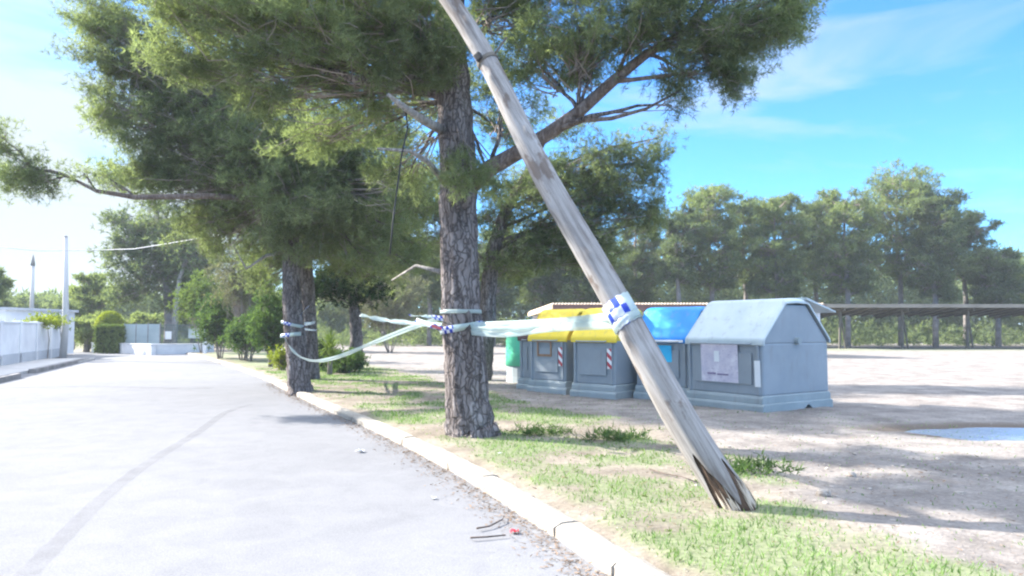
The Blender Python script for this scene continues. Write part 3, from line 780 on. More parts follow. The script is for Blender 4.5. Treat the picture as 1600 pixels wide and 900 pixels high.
# --- main pine
B1 = G(738, 682)
T1p = [(B1.x, B1.y, -0.12), (B1.x - 0.02, B1.y, 0.12), P(731, 620, B1.y), P(721, 520, B1.y), P(719, 400, B1.y), P(717, 300, B1.y), P(712, 200, B1.y), P(705, 90, B1.y), P(702, -60, B1.y), P(712, -260, B1.y + 0.2), P(720, -420, B1.y + 0.4)]
T1r = [0.40, 0.345, 0.30, 0.275, 0.262, 0.262, 0.25, 0.225, 0.19, 0.12, 0.05]
Y1 = B1.y
LB = [P(722, 300, Y1), P(765, 262, Y1 - 0.1), P(815, 235, Y1 - 0.2), P(860, 207, Y1 - 0.3), P(905, 175, Y1 - 0.4), P(960, 125, Y1 - 0.6), P(1010, 85, Y1 - 0.7), P(1070, 50, Y1 - 0.8), P(1130, -10, Y1 - 0.9)]
pads1 = [pad(690, 60, 9.7, 60, 45, 0.35, 330), pad(725, 268, 9.75, 42, 24, 0.2, 150), pad(660, 110, 9.7, 60, 35, 0.4, 260), pad(775, 300, 10.6, 40, 28, 0.3, 130),
    # right canopy over the sky
    pad(905, 40, 9.6, 90, 55, 0.7, 900, LB[4]), pad(1010, 25, 9.4, 95, 55, 0.7, 900, LB[5]), pad(1120, 60, 9.3, 85, 55, 0.6, 800, LB[6]),
    pad(1190, 45, 9.2, 75, 60, 0.6, 750, LB[7]), pad(1080, 120, 9.4, 60, 32, 0.5, 260, LB[6]), pad(1150, 125, 9.2, 45, 30, 0.4, 200, LB[7]), pad(1235, 20, 9.1, 40, 45, 0.45, 300, LB[7]),
    pad(840, 100, 10.2, 75, 45, 0.6, 480, LB[4]), pad(930, 100, 9.8, 55, 30, 0.5, 260, LB[4]), pad(800, 150, 10.7, 60, 50, 0.5, 330, LB[1]),
    pad(1000, -80, 9.5, 180, 70, 1.2, 1400, LB[7]), pad(1150, -60, 9.6, 130, 60, 1.2, 900, LB[7]),
    # thin drooping twig right
    pad(1050, 165, 9.4, 30, 20, 0.25, 60, P(900, 190, 9.8)), pad(1110, 100, 9.2, 30, 20, 0.25, 60, LB[7]),
    # centre, around the pole and trunk
    pad(820, 20, 11.0, 110, 60, 0.9, 900), pad(760, -60, 10.8, 160, 90, 1.2, 1500), pad(640, 60, 9.6, 95, 70, 0.8, 1100), pad(690, 130, 11.6, 85, 60, 0.6, 500),
    pad(560, 20, 9.2, 120, 70, 0.9, 1300), pad(560, 120, 9.8, 110, 60, 0.8, 1000), pad(610, 190, 10.6, 60, 35, 0.5, 300),
    pad(440, 40, 9.2, 120, 70, 0.9, 1300), pad(430, 130, 9.8, 90, 55, 0.8, 700), pad(320, 20, 9.4, 100, 55, 0.9, 900), pad(300, 95, 9.8, 80, 45, 0.7, 500),
    pad(720, 265, 10.0, 40, 30, 0.2, 90), pad(500, 210, 11.2, 80, 40, 0.6, 420), pad(640, 270, 11.4, 60, 40, 0.5, 280), pad(790, 215, 11.2, 50, 30, 0.5, 160),
    # upper crown, above the frame
    pad(560, -130, 10, 240, 100, 1.8, 900), pad(360, -90, 10, 160, 70, 1.4, 450), pad(760, -220, 10.4, 220, 110, 1.8, 1300), pad(980, -200, 10.2, 180, 90, 1.6, 1100), pad(730, -380, 10.6, 170, 90, 1.6, 1100), pad(520, -280, 10.6, 160, 80, 1.5, 350),
]
limb1 = [
    ([*LB], [0.14, 0.12, 0.105, 0.095, 0.085, 0.075, 0.062, 0.05, 0.025], 'bark_red'),
    ([LB[3] + Vector((0, 0, 0)), P(910, 188, 9.8), P(955, 185, 9.6), P(1010, 170, 9.5), P(1062, 142, 9.4)], [0.05, 0.035, 0.028, 0.02, 0.01], 'bark_red'),
    ([LB[5], P(985, 125, 9.5), P(1040, 118, 9.4), P(1095, 110, 9.2)], [0.05, 0.03, 0.025, 0.012], 'bark_red'),
    ([P(690, 203, Y1 - 0.2), P(665, 190, Y1 - 0.7), P(635, 170, Y1 - 1.1), P(606, 148, Y1 - 1.4)], [0.07, 0.058, 0.045, 0.022], 'bark_grey'),
    ([P(695, 285, Y1 - 0.2), P(668, 252, Y1 - 0.6), P(640, 236, Y1 - 1.0), P(590, 232, Y1 - 1.3)], [0.05, 0.036, 0.028, 0.012], 'bark_grey'),
    ([P(705, 110, Y1 - 0.2), P(640, 120, Y1 - 0.5), P(560, 125, Y1 - 0.7), P(460, 95, Y1 - 0.9), P(380, 60, Y1 - 1)], [0.09, 0.075, 0.06, 0.045, 0.02], 'bark'),
    ([P(690, 425, Y1 + 0.1), P(650, 415, Y1 + 0.6), P(612, 438, Y1 + 1.0)], [0.035, 0.022, 0.01], 'bark_grey'),
]
pine('pine_tree', 'thick furrowed foreground pine wrapped with police tape, a big limb reaching over the sky', None, (B1.x, B1.y, 0), T1p, T1r, pads1, ['needle', 'needle_b'], dens=1.25,
     limb_r=0.05, K=14, L=0.10, W=0.0046, percl=26, sig=0.115, ntr=40, limbs=limb1, ridge=0.03, shell=0.15, twigr=0.007)

# --- second pine by the kerb
B2 = G(468, 612); Y2 = B2.y
T2p = [(B2.x + 0.05, Y2, -0.12), (B2.x, Y2, 0.1), P(464, 560, Y2), P(457, 470, Y2), P(454, 370, Y2), P(460, 260, Y2), P(468, 150, Y2), P(470, 20, Y2), P(470, -80, Y2)]
T2r = [0.33, 0.275, 0.245, 0.225, 0.185, 0.17, 0.15, 0.12, 0.06]
LBR = P(440, 305, Y2 - 0.5)
left_limb = [P(455, 330, Y2), P(400, 312, 17), P(330, 306, 16.5), P(210, 308, 16), P(150, 298, 16), P(105, 275, 16), P(50, 262, 16)]
pads2 = [pad(350, 345, 18.5, 55, 35, 0.9, 170), pad(385, 395, 19, 45, 30, 0.8, 120), pad(310, 385, 19, 40, 30, 0.8, 90), pad(500, 330, 15.6, 50, 35, 0.5, 170), pad(230, -70, 19, 90, 50, 1.6, 420), pad(330, -120, 19, 110, 60, 1.8, 500), pad(200, -20, 20, 80, 40, 1.6, 300), pad(440, -210, 19, 120, 60, 1.8, 350), pad(450, 345, 15.8, 35, 30, 0.5, 170), pad(500, 390, 16.5, 45, 25, 0.5, 120), pad(570, 405, 16.5, 50, 25, 0.6, 120), pad(640, 415, 17.5, 40, 22, 0.6, 90), pad(420, 370, 17, 45, 30, 0.6, 150), pad(520, -150, 18.5, 170, 70, 1.6, 500), pad(380, -170, 18.5, 150, 60, 1.6, 400), pad(640, -60, 18.5, 90, 80, 1.4, 400), pad(650, 300, 15.5, 45, 40, 0.6, 260), pad(520, 340, 16.2, 60, 35, 0.7, 300), pad(600, 350, 16.2, 50, 35, 0.7, 240), 
    pad(30, 265, 16, 42, 38, 0.5, 300, left_limb[5]), pad(10, 220, 16, 28, 26, 0.4, 120, left_limb[6]), pad(75, 285, 16, 32, 18, 0.3, 90, left_limb[5]), pad(128, 268, 16, 18, 12, 0.2, 35, left_limb[4]), pad(172, 280, 16, 26, 26, 0.3, 80, left_limb[3]),
    pad(150, 25, 17, 62, 45, 1.0, 600), pad(190, 75, 17, 75, 55, 1.0, 800), pad(165, 160, 17.2, 42, 45, 0.6, 350), pad(230, 200, 17.5, 75, 50, 1.0, 700), pad(290, 140, 18, 85, 60, 1.2, 1000),
    pad(215, 275, 17.4, 60, 35, 0.8, 330), pad(275, 275, 17.6, 70, 55, 1.0, 750), pad(345, 225, 17.6, 80, 60, 1.2, 1100), pad(370, 130, 18, 100, 70, 1.3, 1200), pad(420, 230, 17, 90, 70, 1.2, 1200),
    pad(330, 320, 18, 75, 45, 0.9, 700), pad(500, 240, 17, 80, 60, 1.0, 1000), pad(410, 320, 18.6, 60, 45, 0.8, 450), pad(540, 270, 17.4, 75, 50, 1.0, 800), pad(480, 345, 16.8, 48, 28, 0.6, 380), pad(560, 365, 17.6, 60, 40, 0.8, 480),
    pad(330, 30, 18, 120, 70, 1.5, 1200), pad(470, 60, 18, 110, 80, 1.4, 1000), pad(600, 330, 18, 45, 40, 0.7, 330), pad(650, 380, 18.4, 38, 35, 0.6, 240), pad(520, 400, 18.5, 45, 20, 0.6, 160),
    pad(470, 300, 16.6, 90, 55, 0.9, 900), pad(380, 270, 16.8, 90, 60, 0.9, 800), pad(300, 210, 17.2, 90, 70, 1.0, 800), pad(560, 320, 17, 85, 50, 0.9, 700), pad(610, 400, 18.2, 60, 32, 0.7, 300), pad(350, 370, 18.5, 60, 35, 0.7, 260), pad(240, 120, 17.4, 80, 70, 1.0, 700), pad(590, 200, 17.5, 80, 70, 1.2, 700),
    pad(400, -60, 18, 180, 60, 1.8, 1200), pad(240, -30, 17.5, 120, 40, 1.4, 800), pad(610, 60, 18, 90, 90, 1.2, 700), pad(640, 300, 18.8, 50, 40, 0.7, 300),
]
limb2 = [(left_limb, [0.10, 0.085, 0.07, 0.055, 0.04, 0.03, 0.015], 'bark_red'),
         ([P(455, 390, Y2), P(415, 400, Y2 - 0.4), P(385, 420, Y2 - 0.5), P(365, 385, Y2 - 0.6)], [0.05, 0.04, 0.03, 0.012], 'bark_grey')]
pine('pine_tree', 'slender grey-barked pine beside the kerb with a low tape around its trunk', None, (B2.x, Y2, 0), T2p, T2r, pads2, ['needle_b', 'needle'], dens=1.6,
     limb_r=0.05, K=11, L=0.135, W=0.0078, percl=24, sig=0.17, ntr=24, limbs=limb2, ridge=0.03, shell=0.2, twigr=0.009)

# --- third trunk behind
B3 = G(487, 594); Y3 = B3.y
T3p = [(B3.x, Y3, -0.1), P(486, 560, Y3), P(482, 470, Y3), P(478, 380, Y3), P(490, 280, Y3), P(500, 180, Y3)]
pads3 = [pad(400, 350, Y3, 60, 45, 1.0, 260), pad(420, 420, Y3, 40, 35, 0.8, 120), pad(680, 370, Y3, 40, 60, 1.0, 220), pad(560, 400, Y3 - 1, 60, 30, 0.9, 160), pad(520, 355, Y3 - 1, 55, 35, 1.0, 260), pad(600, 365, Y3 - 1, 60, 38, 1.0, 280), pad(650, 320, Y3, 55, 45, 1.0, 260), pad(560, 300, Y3, 70, 45, 1.2, 300), pad(470, 375, Y3 - 2, 40, 30, 0.8, 120), pad(640, 400, Y3, 50, 30, 0.8, 130), pad(500, 300, Y3, 80, 55, 1.2, 500), pad(580, 420, Y3 - 1, 55, 35, 0.8, 130), pad(430, 400, Y3, 50, 45, 0.9, 240), pad(545, 330, Y3, 70, 60, 1.2, 500), pad(390, 290, Y3, 80, 50, 1.2, 400), pad(470, 200, Y3, 100, 60, 1.4, 500), pad(620, 250, Y3, 60, 60, 1.0, 350)]
pine('pine_tree', 'dark pine trunk standing close behind the taped kerb-side pine', None, (B3.x, Y3, 0), T3p, [0.25, 0.21, 0.19, 0.17, 0.14, 0.08], pads3, ['needle_b', 'needle'], dens=2.2,
     limb_r=0.05, K=10, L=0.15, W=0.010, percl=22, sig=0.2, ntr=20, ridge=0.03, shell=0.2, twigr=0.012)

# --- pine behind the main pine, crown spreading to its right
Y6 = 21.0
T6p = [(P(752, 595, Y6).x, Y6, -0.1), P(757, 540, Y6), P(762, 470, Y6), P(768, 400, Y6), P(790, 330, Y6), P(830, 260, Y6), P(860, 200, Y6)]
pads6 = [pad(840, 300, Y6, 65, 50, 1.3, 800), pad(900, 350, Y6, 80, 50, 1.4, 1000), pad(960, 300, Y6, 75, 55, 1.3, 1000), pad(1010, 250, Y6, 38, 45, 0.8, 320), pad(1000, 320, Y6, 42, 50, 0.8, 400), pad(900, 265, Y6, 75, 40, 1.2, 600),
         pad(830, 385, Y6, 70, 40, 1.2, 650), pad(920, 400, Y6, 55, 28, 0.9, 300), pad(790, 420, Y6, 45, 30, 0.8, 220), pad(950, 235, Y6, 60, 28, 0.8, 220), pad(1030, 215, Y6, 18, 16, 0.3, 50), pad(780, 330, Y6, 50, 50, 1.0, 400), pad(660, 330, Y6, 60, 50, 1, 300), pad(880, 190, Y6, 50, 30, 0.8, 120)]
pine('pine_tree', 'leaning dark pine just behind the thick foreground trunk, crown hanging over the bins', None, (T6p[0][0], Y6, 0), T6p, [0.30, 0.27, 0.24, 0.2, 0.16, 0.11, 0.05], pads6, ['needle_c', 'needle'], dens=1.3,
     limb_r=0.05, K=11, L=0.15, W=0.0095, percl=22, sig=0.19, ntr=16, shell=0.2, twigr=0.010)

# --- small round dark tree
Y4 = 26.5
B4 = P(557, 570, Y4)
pads4 = [pad(545, 440, Y4, 55, 32, 1.1, 700), pad(505, 452, Y4, 30, 26, 0.8, 250), pad(580, 458, Y4, 32, 22, 0.8, 250), pad(548, 415, Y4, 40, 20, 0.9, 300)]
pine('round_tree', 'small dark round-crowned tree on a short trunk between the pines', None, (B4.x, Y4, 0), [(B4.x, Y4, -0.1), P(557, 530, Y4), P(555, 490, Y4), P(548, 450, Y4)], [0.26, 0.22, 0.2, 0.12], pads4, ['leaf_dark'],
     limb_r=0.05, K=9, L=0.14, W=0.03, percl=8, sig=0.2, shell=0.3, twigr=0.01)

# --- shrubs
def shrub(name, label, px, py, Y, w, h, n, leaf, group=None, stems=5, K=7, L=0.14, W=0.02, cat='shrub', sig=0.14, droop=0, lobes=5):
    """px,py: centre of the foliage; w,h: half sizes in photo pixels"""
    k = Y / F; c = P(px, py, Y); base = Vector((c.x, Y, 0))
    r0 = empty(name, base, label, cat, group)
    rz_ = h * k; rx_ = w * k
    zc = max(c.z, rz_ * 0.9)
    pd = []
    for i in range(lobes):
        a = i / lobes * 6.28 + random.random(); q = random.uniform(0.3, 0.55)
        pd.append(((math.cos(a) * rx_ * q, math.sin(a) * rx_ * q, zc + random.uniform(-0.35, 0.4) * rz_), (rx_ * 0.6, rx_ * 0.6, rz_ * 0.62), n // lobes, (0, 0, 0.1)))
    st = MB()
    for i in range(stems):
        a = i / stems * 6.28 + random.random()
        st.tube(bez((math.cos(a) * 0.08, math.sin(a) * 0.08, -0.08), (math.cos(a) * rx_ * 0.6, math.sin(a) * rx_ * 0.6, zc + rz_ * 0.4), 0, 6, 0.05), [0.035, 0.03, 0.026, 0.022, 0.018, 0.012, 0.006], 5)
    st.build('stem', M['bark_far'], r0, smooth=True)
    V, tw = foliage(pd, 0, K, L, W, 8, sig, 0.006, True, 0.2, 0.2)
    trimesh('foliage', V, [M[leaf], M['twig']], None, r0, tw)
    return r0
shrub('dry_shrub', 'tall pale dry shrub left of the kerb-side pine, nearly leafless', 382, 430, 34, 48, 62, 1500, 'leaf_dry', K=6, L=0.25, W=0.02, sig=0.3, lobes=7)
shrub('shrub', 'tall green shrub at the left end of the roadside bushes', 345, 500, 36, 30, 55, 1500, 'leaf_mid', L=0.2, W=0.035, sig=0.25, lobes=7)
shrub('shrub', 'broad mid-green shrub directly under the pale dry shrub', 390, 520, 33, 38, 36, 1500, 'leaf_mid', L=0.18, W=0.03, sig=0.22, lobes=6)
shrub('shrub', 'shaded bushy shrub just left of the kerb-side pine trunk', 425, 500, 28, 30, 60, 1500, 'leaf_mid', L=0.16, W=0.025, sig=0.22, lobes=7)
shrub('shrub', 'green shrub behind the slim post at the kerb end', 318, 470, 44, 42, 50, 1300, 'leaf_hedge', L=0.22, W=0.04, sig=0.3, lobes=7)
shrub('shrub', 'low leafy shrub at the foot of the small round tree', 540, 572, 24.5, 34, 22, 900, 'leaf_mid', L=0.12, W=0.02)
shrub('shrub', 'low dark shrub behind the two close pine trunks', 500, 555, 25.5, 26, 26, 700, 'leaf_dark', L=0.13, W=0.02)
shrub('shrub', 'small yellow-green shrub left of the kerb-side pine base', 441, 562, 26, 12, 20, 350, 'leaf_yellow', L=0.1, W=0.02)
shrub('shrub', 'bushy undergrowth shrub between the small round tree and the tape', 610, 470, 45, 55, 50, 1300, 'leaf_dry', L=0.3, W=0.03, sig=0.35, lobes=7)

# spiky yucca with blades
yb = P(515, 575, 23.5)
yr_ = empty('yucca', (yb.x, 23.5, 0), 'spiky bright green yucca between the dark trunk and the small round tree', 'plant')
MB().tube([(0, 0, -0.1), (0.02, 0, 0.5), (0, 0.02, 0.95)], [0.09, 0.07, 0.06], 8).build('trunk', M['bark_far'], yr_, smooth=True)
yl = MB()
for k in range(90):
    a = random.random() * 6.28; el = random.uniform(-0.5, 1.45); L_ = random.uniform(0.45, 0.75)
    d = Vector((math.cos(a) * math.cos(el), math.sin(a) * math.cos(el), math.sin(el))); s = Vector((-math.sin(a), math.cos(a), 0)) * 0.03
    o_ = Vector((0, 0, random.uniform(0.5, 1.0)))
    m_ = o_ + d * L_ * 0.6; tip = o_ + d * L_ + Vector((0, 0, -0.08))
    yl.add([o_ - s * .6, o_ + s * .6, m_ + s, m_ - s, tip], [(0, 1, 2, 3), (3, 2, 4)])
yl.build('leaves', M['leaf_hedge'], yr_)

# left background
def bg_tree(name, label, bx, Y, top_py, rad_px, leafs, lobes, group=None, n=1500, L=0.4, W=0.06, low=0.45, trunk_r=0.22, cy=None):
    k = Y / F; base = P(bx, 540, Y); H = P(bx, top_py, Y).z
    pd = []; random.seed(int(bx * 7 + Y))
    zc = H * (low + 1.0) / 2; hz = H * (1.0 - low) / 2
    for i in range(lobes):
        a = i * 2.399 + random.uniform(-.4, .4); t = -0.85 + 1.62 * (i + 0.5) / lobes            # spiral over a dome
        q = math.sqrt(max(0.05, 1 - t * t)) * random.uniform(0.45, 0.82)
        rr = rad_px * k * random.uniform(0.34, 0.52)
        zz = zc + hz * t * 0.80
        pd.append(((base.x + math.cos(a) * rad_px * k * q * 0.8, Y + math.sin(a) * rad_px * k * q * 0.8, zz), (rr * 1.06, rr * 1.06, min(rr * 0.66, hz * 0.38)), n // lobes, None))
    tp = [(base.x, Y, -0.1), (base.x + 0.1, Y, H * 0.3), (base.x - 0.1, Y, H * 0.55), (base.x, Y, H * 0.8)]
    return pine(name, label, group, (base.x, Y, 0), tp, [trunk_r, trunk_r * 0.8, trunk_r * 0.55, 0.05], pd, leafs, limb_r=0.07, K=8, L=L, W=W, percl=20, sig=rad_px * k * 0.085, ntr=10, shell=0.3, twigr=0.028, bark='bark_far', attach_lo=0.25, ridge=0.01)

Y7 = 52
pads7 = [pad(200, 380, Y7, 42, 42, 1.6, 500), pad(235, 430, Y7, 62, 36, 2, 700), pad(190, 455, Y7, 36, 20, 1.2, 220), pad(275, 400, Y7, 55, 42, 2, 700), pad(290, 460, Y7, 50, 26, 1.6, 350), pad(260, 350, Y7, 60, 35, 2, 600), pad(310, 420, Y7, 45, 60, 1.6, 600), pad(180, 345, Y7, 22, 18, 0.8, 120)]
pine('pine_tree', 'broad dark pine at the end of the road, its trunk behind the white sign', None, (P(264, 540, Y7).x, Y7, 0),
     [(P(264, 540, Y7).x, Y7, -0.1), P(266, 500, Y7), P(262, 450, Y7), P(255, 380, Y7), P(250, 340, Y7)], [0.42, 0.36, 0.3, 0.2, 0.1], pads7, ['needle_far', 'needle_c'],
     limb_r=0.08, K=8, L=0.34, W=0.04, percl=8, sig=0.4, shell=0.2, twigr=0.02, ntr=12, bark='bark_far')
pine('pine_tree', 'second thinner trunk right of the broad dark pine at the road end', None, (P(273, 540, 50).x, 50, 0),
     [(P(273, 540, 50).x, 50, -0.1), P(274, 490, 50), P(280, 440, 50), P(300, 370, 50)], [0.2, 0.18, 0.14, 0.08], [pad(300, 400, 50, 45, 40, 1.6, 300), pad(310, 355, 50, 40, 30, 1.4, 250)], ['needle_far'],
     limb_r=0.08, K=8, L=0.34, W=0.04, percl=8, sig=0.4, shell=0.2, twigr=0.02, ntr=10, bark='bark_grey')
bg_tree('broadleaf_tree', 'loose pale-green tree left of the broad pine at the road end', 142, 58, 425, 42, ['needle_far2'], 9, n=900)
bg_tree('broadleaf_tree', 'rounded dark tree right beside the tall concrete pole', 112, 56, 470, 34, ['needle_far'], 8, n=900)
bg_tree('broadleaf_tree', 'bushy grey-green tree behind the yellow-topped hedge', 135, 50, 490, 40, ['needle_far2'], 9, n=1100, low=0.2)
bg_tree('broadleaf_tree', 'tree cut by the left edge above the garden wall, behind the poles', -28, 46, 405, 36, ['needle_far'], 8, n=700, low=0.55)
bg_tree('conifer', 'narrow dark conifer tip at the left edge above the white building', 4, 60, 462, 14, ['needle_far'], 7, n=500, low=0.3)
bg_tree('broadleaf_tree', 'low tree behind the pale fence at the road end', 222, 60, 488, 34, ['needle_far2'], 7, n=700, low=0.2)
bg_tree('broadleaf_tree', 'low dark tree behind the dark fence at the road end', 300, 58, 470, 50, ['needle_far'], 9, n=1200, low=0.15)
def hedge(name, label, xa, xb, ya, yb_, Y, leaf, dome=False, D=1.4):
    a = P(xa, yb_, Y); c = P(xb, ya, Y); r0 = empty(name, ((a.x + c.x) / 2, Y, 0), label, 'hedge')
    w = c.x - a.x; z0 = max(0.0, a.z); z1 = c.z
    N = 1100
    if dome:
        d = rng.normal(size=(N, 3)); d /= np.linalg.norm(d, axis=1, keepdims=True); d[:, 2] = np.abs(d[:, 2])
        C = d * np.array([w / 2, D / 2, (z1 - z0)]) + np.array([0, 0, z0])
        MB().tube([(0, 0, -0.1), (0, 0, z0 + 0.4)], [0.14, 0.1], 8).build('trunk', M['bark_far'], r0)
    else:
        f = rng.integers(0, 4, N); u = rng.random(N) - 0.5; v_ = rng.random(N)
        C = np.stack([np.where(f == 1, 0.5 * w, np.where(f == 2, -0.5 * w, u * w)), np.where(f == 0, -D / 2, (rng.random(N) - 0.5) * D), np.where(f == 3, z1, v_ * z1)], -1)
        C = C + rng.normal(size=C.shape) * 0.03
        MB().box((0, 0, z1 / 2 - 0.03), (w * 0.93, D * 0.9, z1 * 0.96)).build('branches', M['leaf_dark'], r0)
    trimesh('foliage', needles(C, 6, 0.16, 0.035), [M[leaf]], None, r0)
hedge('clipped_hedge', 'square clipped olive-green hedge left of the pale fence', 157, 193, 510, 545, 46.8, 'leaf_hedge')
hedge('domed_bush', 'bright yellow-green domed bush on top of the square hedge', 153, 190, 488, 511, 48.5, 'leaf_yellow', True, 1.6)
sb = P(60, 500, 41)
# creeper on the wall top
for (xx, lab) in ((50, 'yellow-green creeper tuft on the garden wall, the wider left one'), (78, 'small yellow-green creeper tuft on the garden wall near the tall pole')):
    wpt = wb + (wa - wb) * ((98 - xx) / 188 * 1.05)
    cr_ = empty('wall_creeper', (wpt.x, wpt.y + 0.1, 1.72), lab, 'plant')
    wd = 1.1 if xx == 50 else 0.6
    C = rng.normal(size=(330, 3)) * np.array([wd * 0.4, 0.25, 0.14]) + np.array([0, 0, 0.14])
    trimesh('foliage', needles(C, 6, 0.13, 0.03), [M['leaf_yellow' if xx == 50 else 'leaf_hedge']], None, cr_)
    MB().tube([(0, 0.3, -1.9), (0.1, 0.25, -0.8), (0.05, 0.1, 0.15)], [0.03, 0.025, 0.015], 6).build('stem', M['twig'], cr_)

# --- far pine belt
far = [ # px, Y, top, radius px, label
    (770, 60, 330, 60, 'far pine seen in the gap just right of the thick foreground trunk'),
    (600, 66, 330, 60, 'far pine filling the gap left of the thick foreground trunk'),
    (670, 62, 360, 50, 'far pine directly behind the tape left of the thick trunk'),
    (845, 64, 320, 62, 'far pine above the left end of the tiled shelter'),
    (925, 61, 330, 58, 'far pine behind the leaning pole above the yellow lids'),
    (995, 65, 315, 50, 'far pine between the leaning pole and the rounded far crowns'),
    (1060, 60, 300, 48, 'far pine with low crown left of the first rounded treetop'),
    (1112, 62, 250, 58, 'first tall rounded treetop right of the leaning pole, light green'),
    (1165, 66, 280, 46, 'shaded pine between the two rounded treetops above the grey bin'),
    (1215, 61, 270, 55, 'second rounded treetop, above the right half of the grey bin'),
    (1275, 65, 290, 48, 'pine in the dip left of the tallest far crown'),
    (1325, 60, 262, 62, 'pale green pine forming the left shoulder of the tallest crown'),
    (1408, 62, 228, 74, 'tallest far pine, crown highest of the whole treeline'),
    (1462, 59, 262, 52, 'open-crowned pine on the right side of the tallest crown'),
    (1510, 63, 305, 48, 'pine on the descending right slope of the treeline'),
    (1560, 60, 368, 46, 'lower dark pine near the right edge of the photo'),
    (1612, 64, 395, 50, 'pale pine cut by the right edge of the photo'),
    (1690, 60, 400, 60, 'pine beyond the right edge of the treeline'),
]
for i, (bx, Y, top, rp, lab) in enumerate(far):
    light = i in (7, 9, 11, 12, 16)
    bg_tree('pine_tree', lab, bx, Y, top, rp, ['needle_far2', 'needle_far'] if light else ['needle_far', 'needle_c'], 20 if rp > 55 else 14, 'pines of the far treeline',
            n=4600 if rp > 50 else 3500, L=0.34, W=0.032, low=(0.24, 0.15, 0.32, 0.18)[i % 4], trunk_r=0.24)
random.seed(11)
# undergrowth and the wood beyond
C = []
N = 8000
x = rng.uniform(-42, 62, N); y = rng.uniform(60, 72, N); hmax = 0.3 + 5.0 * np.clip(fbm(x, y, 2.6, 3) - 0.25, 0, 1)
z = rng.random(N) ** 0.8 * hmax
C = np.stack([x, y, z], -1)
u_ = trimesh('undergrowth', needles(C, 7, 0.36, 0.035), [M['needle_far'], M['twig']])
tag(u_, 'dense low undergrowth beneath the far pines', 'undergrowth', kind='stuff')
N = 30000
x = rng.uniform(-75, 110, N); y = rng.uniform(84, 98, N); hm = 5.0 + 9 * fbm(x, y, 5.5, 3)
hm = np.where(x < -20, 4 + 3 * fbm(x, y, 6, 3), hm)
z = rng.random(N) * hm
u_ = trimesh('distant_wood', needles(np.stack([x, y, z], -1), 7, 0.9, 0.12), [M['needle_far'], M['twig']])
tag(u_, 'distant wood behind the far pines reading as one mass', 'wood', kind='stuff')

# ================================================================== BINS
def plastic(name, c1, c2, rough=0.5, grime=(0.22, 0.20, 0.18), amt=0.45):
    m, nt, out = mat(name)
    bs = nt.nodes.new('ShaderNodeBsdfPrincipled'); bs.inputs['Roughness'].default_value = rough; bs.inputs['Specular IOR Level'].default_value = 0.35
    n1 = nz(nt, 1.3, 5, 0.6); n2 = nz(nt, 7, 6, 0.7, sc=(1, 1, 0.25)); n3 = nz(nt, 50, 3, 0.6)
    c = ramp(nt, n1.outputs['Fac'], [(0.35, c1), (0.65, c2)]).outputs['Color']
    f = ramp(nt, n2.outputs['Fac'], [(0.55, (0, 0, 0)), (0.75, (amt, amt, amt))]).outputs['Color']
    c = mixc(nt, f, c, grime)
    nt.links.new(c, bs.inputs['Base Color']); bump(nt, n3.outputs['Fac'], 0.15, 0.004, bs)
    nt.links.new(bs.outputs[0], out.inputs['Surface']); return m
M['bin_grey'] = plastic('bin_grey', (0.245, 0.275, 0.30), (0.295, 0.325, 0.35))
M['bin_base'] = plastic('bin_base', (0.26, 0.30, 0.305), (0.34, 0.375, 0.38), 0.6)
M['lid_yellow'] = plastic('lid_yellow', (0.80, 0.58, 0.05), (0.86, 0.64, 0.08), 0.45)
M['lid_blue'] = plastic('lid_blue', (0.015, 0.22, 0.62), (0.02, 0.30, 0.74), 0.4)
M['lid_grey'] = plastic('lid_grey', (0.44, 0.50, 0.51), (0.55, 0.60, 0.61), 0.45, amt=0.6)
M['lid_brown'] = plastic('lid_brown', (0.09, 0.05, 0.05), (0.14, 0.08, 0.075), 0.5)
M['green'] = plastic('bin_green', (0.10, 0.55, 0.33), (0.14, 0.68, 0.42), 0.45)
M['dark'] = worn('dark_hollow', (0.02, 0.02, 0.02), (0.04, 0.04, 0.04), 4, 0.9, 0.1)
def hazmat():
    m, nt, out = mat('hazard_stripes')
    bs = nt.nodes.new('ShaderNodeBsdfPrincipled'); bs.inputs['Roughness'].default_value = 0.4
    t = nt.nodes.new('ShaderNodeTexCoord'); sp_ = nt.nodes.new('ShaderNodeSeparateXYZ'); nt.links.new(t.outputs['Object'], sp_.inputs[0])
    a = nt.nodes.new('ShaderNodeMath'); a.operation = 'MULTIPLY_ADD'; nt.links.new(sp_.outputs['X'], a.inputs[0]); a.inputs[1].default_value = 0.9; nt.links.new(sp_.outputs['Z'], a.inputs[2])
    b_ = nt.nodes.new('ShaderNodeMath'); b_.operation = 'MULTIPLY'; nt.links.new(a.outputs[0], b_.inputs[0]); b_.inputs[1].default_value = 5.2
    c_ = nt.nodes.new('ShaderNodeMath'); c_.operation = 'FRACT'; nt.links.new(b_.outputs[0], c_.inputs[0])
    r = ramp(nt, c_.outputs[0], [(0.5, (0.45, 0.05, 0.07)), (0.501, (0.8, 0.8, 0.8))]); r.color_ramp.interpolation = 'CONSTANT'
    nt.links.new(r.outputs['Color'], bs.inputs['Base Color']); nt.links.new(bs.outputs[0], out.inputs['Surface']); return m
M['hazard'] = hazmat()

